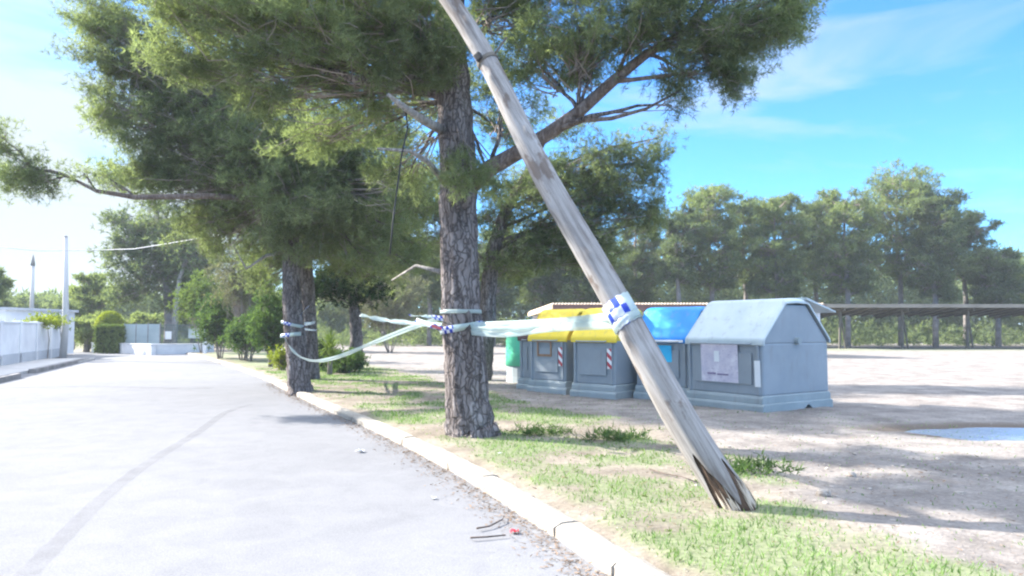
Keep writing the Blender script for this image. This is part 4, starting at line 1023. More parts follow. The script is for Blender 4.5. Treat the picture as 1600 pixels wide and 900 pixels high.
def bin_(label, corner, th, w, d, lid, gable_lid, h=1.94, name='waste_container', group='row of waste containers', sticker=True, top_frac=0.34, body='bin_grey'):
    """corner: nearest ground corner; front runs left and away from it, depth runs right and away. local x along the front (towards the corner), y into depth"""
    u = Vector((-math.cos(th), math.sin(th), 0))
    c0 = Vector((corner[0], corner[1], 0)) + u * w
    r0 = empty(name, (c0.x, c0.y, 0), label, 'waste container', group, rz=math.atan2(-u.y, -u.x))
    # base skirt: two steps with a fork notch under each end
    nh = 0.11
    prof = [(0, -0.02), (0, 0.13), (0.03, 0.17), (d - 0.03, 0.17), (d, 0.13), (d, -0.02), (d * 0.72, -0.02), (d * 0.63, nh), (d * 0.54, -0.02)]
    MB().prism(prof, 0, w).build('base', M['bin_base'], r0, bevel=0.015)
    MB().prism([(0.025, 0.155), (0.025, 0.27), (0.06, 0.31), (d - 0.06, 0.31), (d - 0.025, 0.27), (d - 0.025, 0.155)], 0.03, w - 0.03).build('skirt', M['bin_base'], r0, bevel=0.02)
    MB().box((w / 2, d * 0.63, 0.04), (w - 0.3, 0.25, 0.16)).build('fork_tunnel', M['dark'], r0)
    zl = 1.25; a0 = 0.5 - top_frac / 2
    yf, yb2 = 0.05, d - 0.05
    bodyp = [(0.055, 0.29), (yf + 0.01, zl), (yb2 - 0.01, zl), (d - 0.055, 0.29)]
    MB().prism(bodyp, 0.045, w - 0.045).build('body', M[body], r0, bevel=0.05)
    gp_ = [(yf + 0.03, zl - 0.03), (yf + 0.05, zl + 0.04), (d * a0 + 0.045, h - 0.105), (d * (1 - a0) - 0.045, h - 0.105), (yb2 - 0.05, zl + 0.04), (yb2 - 0.03, zl - 0.03)]
    MB().prism(gp_, 0.045, w - 0.045).build('gable', M[lid if gable_lid else body], r0, bevel=0.03)
    # front ribs and panel
    for xx in (0.10, w - 0.16):
        rb_ = MB(); rb_.add([(xx, 0.085, 0.31), (xx + 0.06, 0.085, 0.31), (xx + 0.06, 0.045, zl - 0.06), (xx, 0.045, zl - 0.06), (xx, 0.035, 0.31), (xx + 0.06, 0.035, 0.31), (xx + 0.06, 0.012, zl - 0.06), (xx, 0.012, zl - 0.06)],
                [(0, 1, 2, 3), (7, 6, 5, 4), (0, 4, 5, 1), (1, 5, 6, 2), (2, 6, 7, 3), (3, 7, 4, 0)])
        rb_.build('rib', M[body], r0, bevel=0.012)
    # lid shell
    t = 0.05
    def rnd_(pts, r_=0.09, keep=(0, -1)):
        o = []
        for i_, p_ in enumerate(pts):
            if i_ in (0, len(pts) - 1): o.append(p_); continue
            a_, b_, c_ = Vector(pts[i_ - 1]), Vector(p_), Vector(pts[i_ + 1]); r1 = min(r_, (a_ - b_).length * .45, (c_ - b_).length * .45)
            p1 = b_ + (a_ - b_).normalized() * r1; p2 = b_ + (c_ - b_).normalized() * r1
            for k_ in range(5):
                t_ = k_ / 4; q_ = p1 * (1 - t_) ** 2 + b_ * 2 * t_ * (1 - t_) + p2 * t_ * t_; o.append((q_.x, q_.y))
        return o
    outer = [(yf - 0.03, zl - 0.05), (yf - 0.03, zl + 0.05), (d * a0, h), (d * 0.5, h + 0.02), (d * (1 - a0), h), (yb2 + 0.045, zl + 0.05), (yb2 + 0.045, zl - 0.02)]
    inner = [(yb2 + 0.005, zl - 0.02), (yb2 + 0.0, zl + 0.04), (d * (1 - a0) - 0.015, h - t), (d * 0.5, h - t + 0.02), (d * a0 + 0.015, h - t), (yf - 0.0, zl + 0.04), (yf - 0.005, zl - 0.06)]
    outer = rnd_(outer, 0.075); inner = rnd_(inner, 0.05)
    prof = outer + inner; n = len(outer)
    s = MB(); N2 = 2 * n
    cyz = (d / 2, zl); st = [(0.0, 0.93), (0.05, 0.975), (0.11, 1.0), (w - 0.11, 1.0), (w - 0.05, 0.975), (w, 0.93)]; ns = len(st)
    vs_ = [(x_, cyz[0] + (y - cyz[0]) * (1 - (1 - f_) * 0.45), cyz[1] + (z - cyz[1]) * (f_ if z > zl else 1)) for x_, f_ in st for y, z in prof]
    fs = [(q_ * N2 + i, q_ * N2 + (i + 1) % N2, (q_ + 1) * N2 + (i + 1) % N2, (q_ + 1) * N2 + i) for q_ in range(ns - 1) for i in range(N2)]
    E_ = (ns - 1) * N2
    for i in range(n - 1):
        fs.append((i, i + 1, N2 - 2 - i, N2 - 1 - i)); fs.append((E_ + i, E_ + i + 1, E_ + N2 - 2 - i, E_ + N2 - 1 - i))
    s.add(vs_, fs); s.build('lid', M[lid], r0, bevel=0.012)
    # recessed panels on the front and the end, as the moulding has
    e_ = MB().box((0, 0, 0), (w - 0.52, 0.012, 0.56)).build('front_panel', M[body], r0, bevel=0.005); e_.location = (w / 2, 0.034, 0.78); e_.rotation_euler = (math.atan2(0.0, 1), 0, 0)
    MB().tube([(w - 0.06, d * 0.5, zl + 0.02), (w + 0.03, d * 0.5, zl + 0.02)], [0.07, 0.06], 16).build('pivot', M['bin_base'], r0)
    # lid handle bar and hinge cheek
    MB().tube([(0.22, yf - 0.07, zl - 0.02), (0.24, yf - 0.11, zl - 0.03), (w - 0.24, yf - 0.11, zl - 0.03), (w - 0.22, yf - 0.07, zl - 0.02)], [0.014] * 4, 8).build('handle', M[body], r0, smooth=True)
    if sticker:
        s = MB().box((0, 0, 0), (0.11, 0.006, 0.42)); o_ = s.build('hazard_sticker', M['hazard'], r0)
        o_.location = (w - 0.17, 0.017, 0.86); o_.rotation_euler = (R(1.6), 0, 0)
        o_['label'] = 'red and white striped sticker'
    return r0

g_corner = G(1193, 648)
# the big grey one
GW, GD = 1.84, 2.08
gb = bin_('largest, all-grey container with a faded poster, nearest of the row', (g_corner.x, g_corner.y), R(56), GW, GD, 'lid_grey', False, h=2.04, sticker=False)
def postermat():
    m, nt, out = mat('faded_poster')
    bs = nt.nodes.new('ShaderNodeBsdfPrincipled'); bs.inputs['Roughness'].default_value = 0.6
    n1 = nz(nt, 5, 4, 0.6); n2 = nz(nt, 16, 3, 0.6, sc=(1, 1, 2.5))
    c = ramp(nt, n1.outputs['Fac'], [(0.35, (0.42, 0.38, 0.50)), (0.55, (0.56, 0.50, 0.58)), (0.7, (0.74, 0.70, 0.74))]).outputs['Color']
    c = mixc(nt, 0.35, c, ramp(nt, n2.outputs['Fac'], [(0.36, (0.25, 0.2, 0.3)), (0.42, (0.7, 0.66, 0.7))]).outputs['Color'])
    nt.links.new(c, bs.inputs['Base Color']); nt.links.new(bs.outputs[0], out.inputs['Surface']); return m
lean = math.atan2(0.03, 0.95)
o_ = MB().box((0, 0, 0), (0.86, 0.006, 0.70)).build('poster', postermat(), gb); o_.location = (GW * 0.47, 0.020, 0.86); o_.rotation_euler = (lean, 0, 0)
o_['label'] = 'faded pinkish poster on the front'
for (xx, zz, ww, hh) in ((-0.18, -0.20, 0.20, 0.035), (0.08, -0.21, 0.26, 0.03), (-0.05, 0.12, 0.12, 0.2)):
    q = MB().box((0, 0, 0), (ww, 0.004, hh)).build('print_mark', M['white'] if zz > 0 else worn('print_ink', (0.2, 0.15, 0.25), (0.3, 0.25, 0.35)), o_); q.location = (xx, -0.006, zz)
o_ = MB().box((0, 0, 0), (0.12, 0.006, 0.46)).build('white_strip', M['white'], gb); o_.location = (GW - 0.12, 0.012, 0.70); o_.rotation_euler = (lean, 0, 0)
# raised rear flap of the grey lid
MB().add([(0.1, GD * 0.62, 2.03), (GW + 0.02, GD * 0.62, 2.03), (GW + 0.02, GD + 0.12, 1.80), (0.1, GD + 0.12, 1.80), (0.1, GD * 0.62, 2.07), (GW + 0.02, GD * 0.62, 2.07), (GW + 0.02, GD + 0.12, 1.83), (0.1, GD + 0.12, 1.83)],
         [(0, 1, 2, 3), (7, 6, 5, 4), (0, 4, 5, 1), (1, 5, 6, 2), (2, 6, 7, 3), (3, 7, 4, 0)]).build('rear_flap', M['lid_grey'], gb)

# row behind
th = R(44)
def corner_from(px, py): 
    q = G(px, py); return (q.x, q.y)
bb = bin_('container with a bright blue lid, between the leaning pole and the grey one', corner_from(1078, 631), th, 1.36, 1.45, 'lid_blue', True, sticker=False)
# letter slots / stickers on the blue one
for (xx, zz, ww, hh) in ((0.78, 0.98, 0.32, 0.34), (0.2, 0.72, 0.2, 0.3)):
    o_ = MB().box((0, 0, 0), (ww, 0.006, hh)).build('blue_sticker', plastic('sticker_cyan', (0.02, 0.42, 0.72), (0.03, 0.5, 0.8)), bb); o_.location = (xx, 0.022, zz); o_.rotation_euler = (lean, 0, 0)
o_ = MB().box((0.65, -0.03, 1.24), (1.16, 0.02, 0.05)).build('trim', M['white'], bb)
y2 = bin_('container with a bright yellow lid touching the leaning pole', corner_from(962, 626), th, 1.24, 1.45, 'lid_yellow', True)
y1 = bin_('yellow-lidded container with a rusty sign frame, left of the brighter yellow one', corner_from(884, 618), th, 1.20, 1.45, 'lid_yellow', True)
M['rust'] = worn('rusty_frame', (0.25, 0.15, 0.09), (0.36, 0.22, 0.14), 8, 0.8, 0.3)
fr_ = MB()
for (x_, z_, w_, h_) in ((0, 0.16, 0.44, 0.04), (0, -0.16, 0.44, 0.05), (-0.2, 0, 0.04, 0.36), (0.2, 0, 0.04, 0.36)): fr_.box((x_, 0, z_), (w_, 0.012, h_))
o_ = fr_.build('sign_frame', M['rust'], y1); o_.location = (0.55, 0.012, 1.04); o_.rotation_euler = (lean, 0, 0)
# logo smudges on the yellow lids
for b_ in (y1, y2):
    o_ = MB().box((0, 0, 0), (0.22, 0.004, 0.03)).build('lid_mark', M['lid_brown'], b_); o_.location = (0.62, 0.20, 1.535); o_.rotation_euler = (R(-41), 0, 0)
br_ = bin_('narrow grey container with a dark brown lid at the left end of the row', corner_from(835, 612), th, 0.60, 1.3, 'lid_brown', True, h=1.72, sticker=False)
# green glass igloo
gq = G(806, 602)
gr_ = empty('glass_container', (gq.x + 0.35, gq.y + 0.9, 0), 'mint green bottle bank peeking out at the far left of the container row', 'bottle bank', 'row of waste containers')
MB().tube([(0, 0, -0.02), (0, 0, 0.2), (0, 0, 0.5)], [0.62, 0.60, 0.60], 24).build('base', M['bin_base'], gr_, smooth=False, bevel=0.02)
MB().tube([(0, 0, 0.48), (0, 0, 0.9), (0, 0, 1.25), (0, 0, 1.5), (0, 0, 1.66), (0, 0, 1.73)], [0.625, 0.625, 0.61, 0.52, 0.36, 0.12], 24).build('shell', M['green'], gr_, smooth=True)
for a in (0, 1.57, 3.14, 4.71):
    o_ = MB().tube([(0, 0, -0.03), (0, 0, 0.03)], [0.13, 0.13], 14).build('bottle_hole', M['dark'], gr_); o_.location = (math.cos(a - 1.9) * 0.585, math.sin(a - 1.9) * 0.585, 1.32); o_.rotation_euler = (0, R(78), a - 1.9)
MB().tube([(-0.08, 0, 1.7), (-0.08, 0, 1.82), (0.08, 0, 1.82), (0.08, 0, 1.7)], [0.02] * 4, 8).build('lifting_ring', M['bin_base'], gr_, smooth=True)

# ================================================================== LEANING POLE
def polemat():
    m, nt, out = mat('weathered_pole')
    bs = nt.nodes.new('ShaderNodeBsdfPrincipled'); bs.inputs['Roughness'].default_value = 0.85; bs.inputs['Specular IOR Level'].default_value = 0.15
    n1 = nz(nt, 3.2, 6, 0.6, sc=(1, 1, 0.28), dist=0.4); n2 = nz(nt, 28, 5, 0.7, sc=(1, 1, 0.06)); n3 = nz(nt, 5, 4, 0.6, sc=(1, 1, 0.5))
    c = ramp(nt, n1.outputs['Fac'], [(0.36, (0.15, 0.125, 0.11)), (0.47, (0.25, 0.23, 0.215)), (0.62, (0.36, 0.345, 0.335))]).outputs['Color']
    c = mixc(nt, 0.4, c, ramp(nt, n2.outputs['Fac'], [(0.40, (0.11, 0.09, 0.08)), (0.56, (0.37, 0.35, 0.335))]).outputs['Color'])
    f = ramp(nt, n3.outputs['Fac'], [(0.58, (0, 0, 0)), (0.64, (0.75, 0.75, 0.75))]).outputs['Color']
    c = mixc(nt, f, c, (0.13, 0.095, 0.075))
    nt.links.new(c, bs.inputs['Base Color']); bump(nt, n2.outputs['Fac'], 0.5, 0.012, bs)
    nt.links.new(bs.outputs[0], out.inputs['Surface']); return m
M['pole'] = polemat()
M['rot'] = worn('rotten_wood', (0.025, 0.017, 0.013), (0.12, 0.075, 0.05), 9, 0.95, 0.8, 30, 0.02, sc=(1, 1, 0.2))
M['split'] = worn('split_wood', (0.34, 0.27, 0.20), (0.58, 0.50, 0.41), 12, 0.9, 0.7, 40, 0.01, sc=(1, 1, 0.1))
pb0 = G(1158, 799, 0.0)
top_ = P(686, -15, 7.5); dirp = (top_ - pb0).normalized()
PL = (top_ - pb0).length * 1.42
proot = empty('leaning_pole', (pb0.x, pb0.y, 0), 'snapped weathered wooden utility pole leaning across the scene from the verge', 'utility pole')
proot.rotation_mode = 'QUATERNION'; proot.rotation_quaternion = dirp.to_track_quat('Z', 'Y')
# local frame: z up the pole. facing side towards the camera
inv = proot.rotation_quaternion.inverted()
cam_l = inv @ (Vector((0, 0, EYE)) - pb0); fa = math.atan2(cam_l.y, cam_l.x)            # angle facing the camera
right_l = inv @ Vector((1, 0, 0)); ra = math.atan2(right_l.y, right_l.x)
side = 1 if math.sin(ra - fa) > 0 else -1                                                # +side*angle goes to the right of the view
NP = 64
def prad(z): return 0.147 - 0.0095 * z
def boff(z):
    o_ = -0.05 * math.sin(2 * math.pi * min(z, 6.9) / 6.9) - 0.02 * math.sin(z * 2.2)
    return o_ * math.cos(ra), o_ * math.sin(ra)
KNOTS = [(0.95, 0.5, 0.03), (1.7, -0.7, 0.022), (2.5, 0.2, 0.028), (3.1, -0.9, 0.025), (3.9, 0.6, 0.03), (4.6, -0.3, 0.026), (5.3, 0.5, 0.03), (5.9, -0.5, 0.03), (6.5, 0.3, 0.03)]
s = MB(); zs = [0.0] + list(np.linspace(0.05, PL, 200))
cuts = []
for j in range(NP):
    a = 2 * math.pi * j / NP
    rel = ((a - fa) * side + math.pi) % (2 * math.pi) - math.pi       # 0 at camera, + right
    # where the sound outer wood begins, by angle: two rotted bays seen from the camera
    c = 0.02 + 0.05 * abs(math.sin(7 * a)) + 0.03 * random.random()
    c += 0.50 * math.exp(-((rel + 0.50) / 0.44) ** 2) + 0.36 * math.exp(-((rel - 0.90) / 0.36) ** 2) + random.uniform(-0.02, 0.02)
    c -= 0.03 * math.exp(-((rel - 0.25) / 0.2) ** 2)
    cuts.append(max(-0.01, c))
vv = []; ff = []
for k, z in enumerate(zs):
    for j in range(NP):
        a = 2 * math.pi * j / NP
        zz = cuts[j] + (PL - cuts[j]) * (z / PL)
        bx2, by2 = boff(zz)
        r = prad(zz) * (1 + 0.05 * (fbm(a * 2.0 + 9, zz * 1.2, 1.0, 4) - 0.5) * 2 + 0.018 * math.sin(3 * a + zz * 1.1) + 0.012 * math.sin(7 * a + 0.6 * zz) + 0.02 * math.sin(zz * 2.3 + a) * math.sin(a * 2 + zz))
        for (kz, ka, kh) in KNOTS:
            dr = ((a - fa) * side - ka + math.pi) % (2 * math.pi) - math.pi; r += kh * 0.7 * math.exp(-(dr / 0.35) ** 2 - ((zz - kz) / 0.06) ** 2)
        vv.append((r * math.cos(a) + bx2, r * math.sin(a) + by2, zz))
for k in range(len(zs) - 1):
    for j in range(NP):
        j2 = (j + 1) % NP; ff.append((k * NP + j, k * NP + j2, (k + 1) * NP + j2, (k + 1) * NP + j))
ff.append(tuple((len(zs) - 1) * NP + j for j in range(NP)))
s.add(vv, ff)
s.build('shaft', M['pole'], proot, smooth=True)
# rotted core visible in the bays, with ragged end
core = MB(); n = 40; vv = []; ff = []
lev = [-0.02, 0.04, 0.1, 0.2, 0.3, 0.42, 0.58, 0.75]
for k, z in enumerate(lev):
    for j in range(n):
        a = 2 * math.pi * j / n; r = prad(0) * (0.84 + 0.10 * random.random()) * (1.0 if k < 6 else 0.9)
        zz = z + (random.uniform(-0.05, 0.05) + 0.03 * math.sin(5 * a) if k == 0 else random.uniform(-0.02, 0.02))
        vv.append((r * math.cos(a) + boff(max(zz, 0))[0], r * math.sin(a) + boff(max(zz, 0))[1], zz))
for k in range(len(lev) - 1):
    for j in range(n):
        j2 = (j + 1) % n; ff.append((k * n + j, k * n + j2, (k + 1) * n + j2, (k + 1) * n + j))
ff += [tuple(range(n))[::-1], tuple((len(lev) - 1) * n + j for j in range(n))]
core.add(vv, ff); core.build('rotten_core', M['rot'], proot)
spn = MB()
for k in range(46):
    rel = random.choice([random.uniform(-1.0, -0.1), random.uniform(0.55, 1.4), random.uniform(-3, 3)])
    a = fa + side * rel; r = prad(0) * random.uniform(0.88, 1.0); z0 = random.uniform(-0.06, 0.02); L_ = random.uniform(0.10, 0.34)
    w_ = random.uniform(0.004, 0.012); t_ = Vector((-math.sin(a), math.cos(a), 0)) * w_; o0 = Vector((r * math.cos(a), r * math.sin(a), 0))
    i0 = Vector((math.cos(a), math.sin(a), 0)) * -0.012
    spn.add([o0 + Vector((0, 0, z0)), o0 + t_ + Vector((0, 0, z0 + L_ * .4)), o0 - t_ + Vector((0, 0, z0 + L_ * .4)), o0 + i0 + Vector((0, 0, z0 + L_ * .4)), o0 + Vector((0, 0, z0 + L_))],
            [(0, 2, 1), (0, 1, 3), (0, 3, 2), (4, 1, 2), (4, 3, 1), (4, 2, 3)])
spn.build('splinter', M['split'], proot)
# old iron band with a bolt stub near the top of the picture
def pole_z_at(py):
    lo, hi = 0, PL
    for _ in range(40):
        mid = (lo + hi) / 2; q = pb0 + dirp * mid
        yy = 450 - F * ((q.z - EYE) * math.cos(PITCH) - q.y * math.sin(PITCH)) / (q.y * math.cos(PITCH) + (q.z - EYE) * math.sin(PITCH))
        if yy > py: lo = mid
        else: hi = mid
    return lo
zb = pole_z_at(100)
bo = Vector((*boff(zb), 0))
MB().tube([bo + Vector((0, 0, zb - 0.02)), bo + Vector((0, 0, zb + 0.02))], [prad(zb) + 0.014] * 2, 24).build('iron_band', M['steel'], proot)
e1 = Vector((math.cos(fa + side * 1.2), math.sin(fa + side * 1.2), 0))
MB().tube([e1 * 0.08 + bo + Vector((0, 0, zb)), e1 * 0.30 + bo + Vector((0, 0, zb + 0.05))], [0.012, 0.012], 8).build('bolt', M['steel'], proot)
e2 = Vector((math.cos(fa - side * 0.5), math.sin(fa - side * 0.5), 0))
MB().box(tuple(e2 * (prad(zb) + 0.015) + bo + Vector((0, 0, zb + 0.03))), (0.07, 0.07, 0.08)).build('bracket', M['black'], proot, bevel=0.01)

# ================================================================== POLICE TAPE
def tapemat(name, checks=True, sc2=(20.0, 2.0), run=0.22):
    m, nt, out = mat(name)
    bs = nt.nodes.new('ShaderNodeBsdfPrincipled'); bs.inputs['Roughness'].default_value = 0.35
    uv = nt.nodes.new('ShaderNodeUVMap'); uv.uv_map = 'UVMap'
    sp_ = nt.nodes.new('ShaderNodeSeparateXYZ'); nt.links.new(uv.outputs[0], sp_.inputs[0])
    # groups of blue checks every metre or so
    ck = nt.nodes.new('ShaderNodeTexChecker'); ck.inputs['Scale'].default_value = 1.0
    mp_ = nt.nodes.new('ShaderNodeMapping'); mp_.inputs['Scale'].default_value = (sc2[0], sc2[1], 1); mp_.inputs['Location'].default_value = (0.001, 0.001, 0.5)
    nt.links.new(uv.outputs[0], mp_.inputs['Vector']); nt.links.new(mp_.outputs[0], ck.inputs['Vector'])
    ck.inputs['Color1'].default_value = (0.03, 0.08, 0.55, 1); ck.inputs['Color2'].default_value = (0.74, 0.77, 0.85, 1)
    md = nt.nodes.new('ShaderNodeMath'); md.operation = 'MODULO'; nt.links.new(sp_.outputs[0], md.inputs[0]); md.inputs[1].default_value = 0.55
    gt = nt.nodes.new('ShaderNodeMath'); gt.operation = 'LESS_THAN'; nt.links.new(md.outputs[0], gt.inputs[0]); gt.inputs[1].default_value = run if checks else 0.0
    c = mixc(nt, gt.outputs[0], (0.58, 0.68, 0.66), ck.outputs['Color'])
    nt.links.new(c, bs.inputs['Base Color'])
    tr = nt.nodes.new('ShaderNodeBsdfTranslucent'); nt.links.new(c, tr.inputs['Color'])
    x = nt.nodes.new('ShaderNodeMixShader'); x.inputs[0].default_value = 0.4
    nt.links.new(bs.outputs[0], x.inputs[1]); nt.links.new(tr.outputs[0], x.inputs[2]); tp_ = nt.nodes.new('ShaderNodeBsdfTransparent'); x2 = nt.nodes.new('ShaderNodeMixShader'); x2.inputs[0].default_value = 0.0 if checks else 0.42
    nt.links.new(x.outputs[0], x2.inputs[1]); nt.links.new(tp_.outputs[0], x2.inputs[2]); nt.links.new(x2.outputs[0], out.inputs['Surface'])
    return m
M['tape'] = tapemat('police_tape'); M['tape_plain'] = tapemat('police_tape_plain', False)
M['red_tape'] = worn('red_print', (0.55, 0.10, 0.12), (0.7, 0.2, 0.2), 9, 0.4, 0.1)
def ribbon(name, pts, width, tw0, tw1, material, parent=None, wav=0.15, n=60, closed=False):
    """a strip of tape along pts, its flat side turned by tw0..tw1 from vertical"""
    P_ = [Vector(p) for p in pts]
    if not closed: P_ = smooth3(P_, n)
    vv = []; uvs = []; acc = 0; N_ = len(P_)
    for k, p in enumerate(P_):
        t = (P_[min(k + 1, N_ - 1)] - P_[max(k - 1, 0)]).normalized()
        if k: acc += (P_[k] - P_[k - 1]).length
        up = Vector((0, 0, 1)); up = (up - t * up.dot(t)).normalized(); sd = t.cross(up)
        a = tw0 + (tw1 - tw0) * k / (N_ - 1) + wav * math.sin(k * 0.37) + wav * 0.6 * math.sin(k * 0.83 + 1)
        q = up * math.cos(a) + sd * math.sin(a)
        thk = sd * math.cos(a) * 0.0008 - up * math.sin(a) * 0.0008
        vv += [p + q * width / 2, p - q * width / 2]; uvs += [(acc, 1), (acc, 0)]
    me = bpy.data.meshes.new(name); me.from_pydata([tuple(v_) for v_ in vv], [], [(2 * i, 2 * i + 2, 2 * i + 3, 2 * i + 1) for i in range(N_ - 1)])
    ul = me.uv_layers.new(name='UVMap')
    for lp in me.loops: ul.data[lp.index].uv = uvs[lp.vertex_index]
    me.materials.append(material); me.update()
    me.polygons.foreach_set('use_smooth', [True] * len(me.polygons))
    ob = bpy.data.objects.new(name, me); COL.objects.link(ob)
    so = ob.modifiers.new('thick', 'SOLIDIFY'); so.thickness = 0.0006
    if parent is not None: ob.parent = parent; 
    return ob
def smooth3(pts, n):
    pts = [pts[0] * 2 - pts[1]] + pts + [pts[-1] * 2 - pts[-2]]; o = []
    seg = len(pts) - 3; per = max(2, n // seg)
    for i in range(1, len(pts) - 2):
        p0, p1, p2, p3 = pts[i - 1:i + 3]
        for k in range(per):
            t = k / per; o.append(0.5 * ((2 * p1) + (p2 - p0) * t + (2 * p0 - 5 * p1 + 4 * p2 - p3) * t * t + (3 * p1 - p0 - 3 * p2 + p3) * t ** 3))
    o.append(pts[-2]); return o
def ring(c, r, tilt=0.0, n=48, start=0):
    return [Vector((c.x + r * math.cos(start + 6.2832 * k / n), c.y + r * math.sin(start + 6.2832 * k / n), c.z + tilt * math.cos(start + 6.2832 * k / n))) for k in range(n + 1)]

# tape A: kerb-side pine to thick pine
ta = empty('police_tape', P(462, 523, Y2), 'white police tape sagging from the kerb-side pine to the thick pine', 'tape')
def rel(parent, ob):
    ob.parent = parent; ob.matrix_parent_inverse = Matrix.Translation(-parent.location); return ob
c2 = P(457, 523, Y2)
rel(ta, ribbon('trunk_wrap', ring(c2, 0.275, 0.03), 0.09, 0, 0, M['tape'], closed=True))
rel(ta, ribbon('trunk_wrap', ring(c2 + Vector((0, 0, 0.25)), 0.268, -0.06), 0.075, 0.2, 0.1, M['tape'], closed=True))
rel(ta, ribbon('sagging_strip', [P(444, 525, Y2 - 0.25), P(452, 541, Y2 - 0.5), P(470, 558, 16.9), P(495, 564, 16.0), P(530, 557, 15), P(580, 537, 13.6), P(635, 515, 12), P(688, 497, Y1 - 0.2)], 0.085, 0.5, 0.9, M['tape_plain']))
rel(ta, ribbon('loose_strip', [P(466, 500, Y2 - 0.1), P(472, 490, Y2), P(482, 478, Y2 + 0.6)], 0.09, 0.4, 0.9, M['tape']))
rel(ta, ribbon('loose_strip', [P(468, 506, Y2 - 0.1), P(480, 506, Y2 + 1.5), P(492, 504, Y3 - 0.4)], 0.09, 0.1, 0.4, M['tape']))
rel(ta, ribbon('loose_strip', [P(468, 512, Y2 - 0.1), P(480, 515, Y2 + 1.5), P(494, 516, Y3 - 0.4)], 0.05, 0.3, 0.6, M['tape']))
# tape B: around the thick pine, twisted ends streaming left
tb_ = empty('police_tape', P(720, 490, Y1), 'police tape wound round the thick pine with twisted ends streaming left', 'tape')
cT = P(720, 487, Y1)
rel(tb_, ribbon('trunk_wrap', ring(cT, 0.292, 0.0), 0.055, 0, 0, M['tape_plain'], closed=True))
rel(tb_, ribbon('trunk_wrap', ring(P(720, 512, Y1), 0.295, 0.05), 0.10, 0.2, 0.3, M['tape'], closed=True))
rel(tb_, ribbon('streaming_end', [P(692, 498, Y1 - 0.25), P(665, 494, Y1 - 0.5), P(640, 493, Y1 - 0.4)], 0.08, 0.3, 2.0, M['tape']))
rel(tb_, ribbon('streaming_end', [P(690, 508, Y1 - 0.25), P(660, 506, Y1 + 0.3), P(625, 503, Y1 + 0.6), P(595, 499, Y1 + 0.8), P(563, 492, Y1 + 0.9)], 0.075, 0.1, 0.9, M['tape_plain'], wav=0.35))
rel(tb_, ribbon('streaming_end', [P(692, 514, Y1 - 0.25), P(676, 509, Y1 - 0.3), P(650, 500, Y1)], 0.07, 0.2, 0.4, M['tape']))
rel(tb_, ribbon('red_print', [P(690, 514, Y1 - 0.29), P(682, 511, Y1 - 0.34), P(674, 509, Y1 - 0.36)], 0.045, 0.2, 0.3, M['red_tape']))
# tape C: thick pine to the leaning pole
def pole_pt(py, off=0.0, ang=0.0):
    z = pole_z_at(py); q = Vector((boff(z)[0] + off * math.cos(fa + side * ang), boff(z)[1] + off * math.sin(fa + side * ang), z))
    return pb0 + proot.rotation_quaternion @ q
tc_ = empty('police_tape', tuple(pole_pt(488)), 'white police tape stretched from the thick pine to the leaning pole', 'tape')
pe = pole_pt(486, 0.13, -0.9)
rel(tc_, ribbon('stretched_strip', [P(738, 508, Y1 - 0.22), P(800, 506, 9.4), P(880, 502, 8.2), pe], 0.085, 0.02, 0.10, M['tape_plain'], wav=0.07, n=80))
pe2 = pole_pt(497, 0.13, -0.9)
pe3 = pole_pt(491, 0.135, -0.9)
rel(tc_, ribbon('stretched_strip', [P(737, 514, Y1 - 0.26), P(800, 514, 9.3), P(880, 507, 8.1), pe3], 0.085, 0.5, 0.3, M['tape_plain'], wav=0.15, n=80))
rel(tc_, ribbon('stretched_strip', [P(736, 519, Y1 - 0.24), P(790, 522, 9.5), P(860, 513, 8.4), pe2], 0.085, 0.15, 0.0, M['tape_plain'], wav=0.10, n=80))
# wraps on the pole, in its own frame
def pole_wrap(py, width, tilt, mt, n=56, rr=0.006, ph=0.0):
    z = pole_z_at(py); r = prad(z) * 1.06 + rr; vv = []; uvs = []
    bx_, by_ = boff(z)
    for k in range(n + 1):
        a = fa - math.pi + 2 * math.pi * k / n
        zz = z + tilt * math.sin((a - fa)) * side
        for sgn in (1, -1):
            p = Vector((r * math.cos(a) + bx_, r * math.sin(a) + by_, zz + sgn * width / 2 + 0.004 * math.sin(k * 1.3)))
            vv.append(pb0 + proot.rotation_quaternion @ p); uvs.append(((2 * math.pi * k / n) * r + ph, 1 if sgn > 0 else 0))
    me = bpy.data.meshes.new('pole_wrap'); me.from_pydata([tuple(v_) for v_ in vv], [], [(2 * i, 2 * i + 2, 2 * i + 3, 2 * i + 1) for i in range(n)])
    ul = me.uv_layers.new(name='UVMap')
    for lp in me.loops: ul.data[lp.index].uv = uvs[lp.vertex_index]
    me.materials.append(mt); me.polygons.foreach_set('use_smooth', [True] * len(me.polygons))
    ob = bpy.data.objects.new('pole_wrap', me); COL.objects.link(ob); so = ob.modifiers.new('thick', 'SOLIDIFY'); so.thickness = 0.0015; so.offset = 1
    return ob
M['tape_wrap'] = tapemat('police_tape_wrap', True, (8.2, 3.0), 0.24)
rel(tc_, pole_wrap(487, 0.26, 0.012, M['tape_wrap'], rr=0.003, ph=0.27))
rel(tc_, pole_wrap(500, 0.075, 0.018, M['tape_plain'], rr=0.006))

# dark cable dangling by the dead branch
hc = MB().tube([P(634, 172, Y1 - 1.05), P(637, 200, Y1 - 1.05), P(628, 240, Y1 - 1.1), P(621, 290, Y1 - 1.15), P(614, 345, Y1 - 1.2), P(609, 398, Y1 - 1.2)], [0.011] * 6, 6)
tag(hc.build('hanging_cable', M['black'], smooth=True), 'thin black cable dangling from the dead branch of the thick pine', 'cable')

# ================================================================== GROUND CLUTTER
def gz(x, y): return 0.03
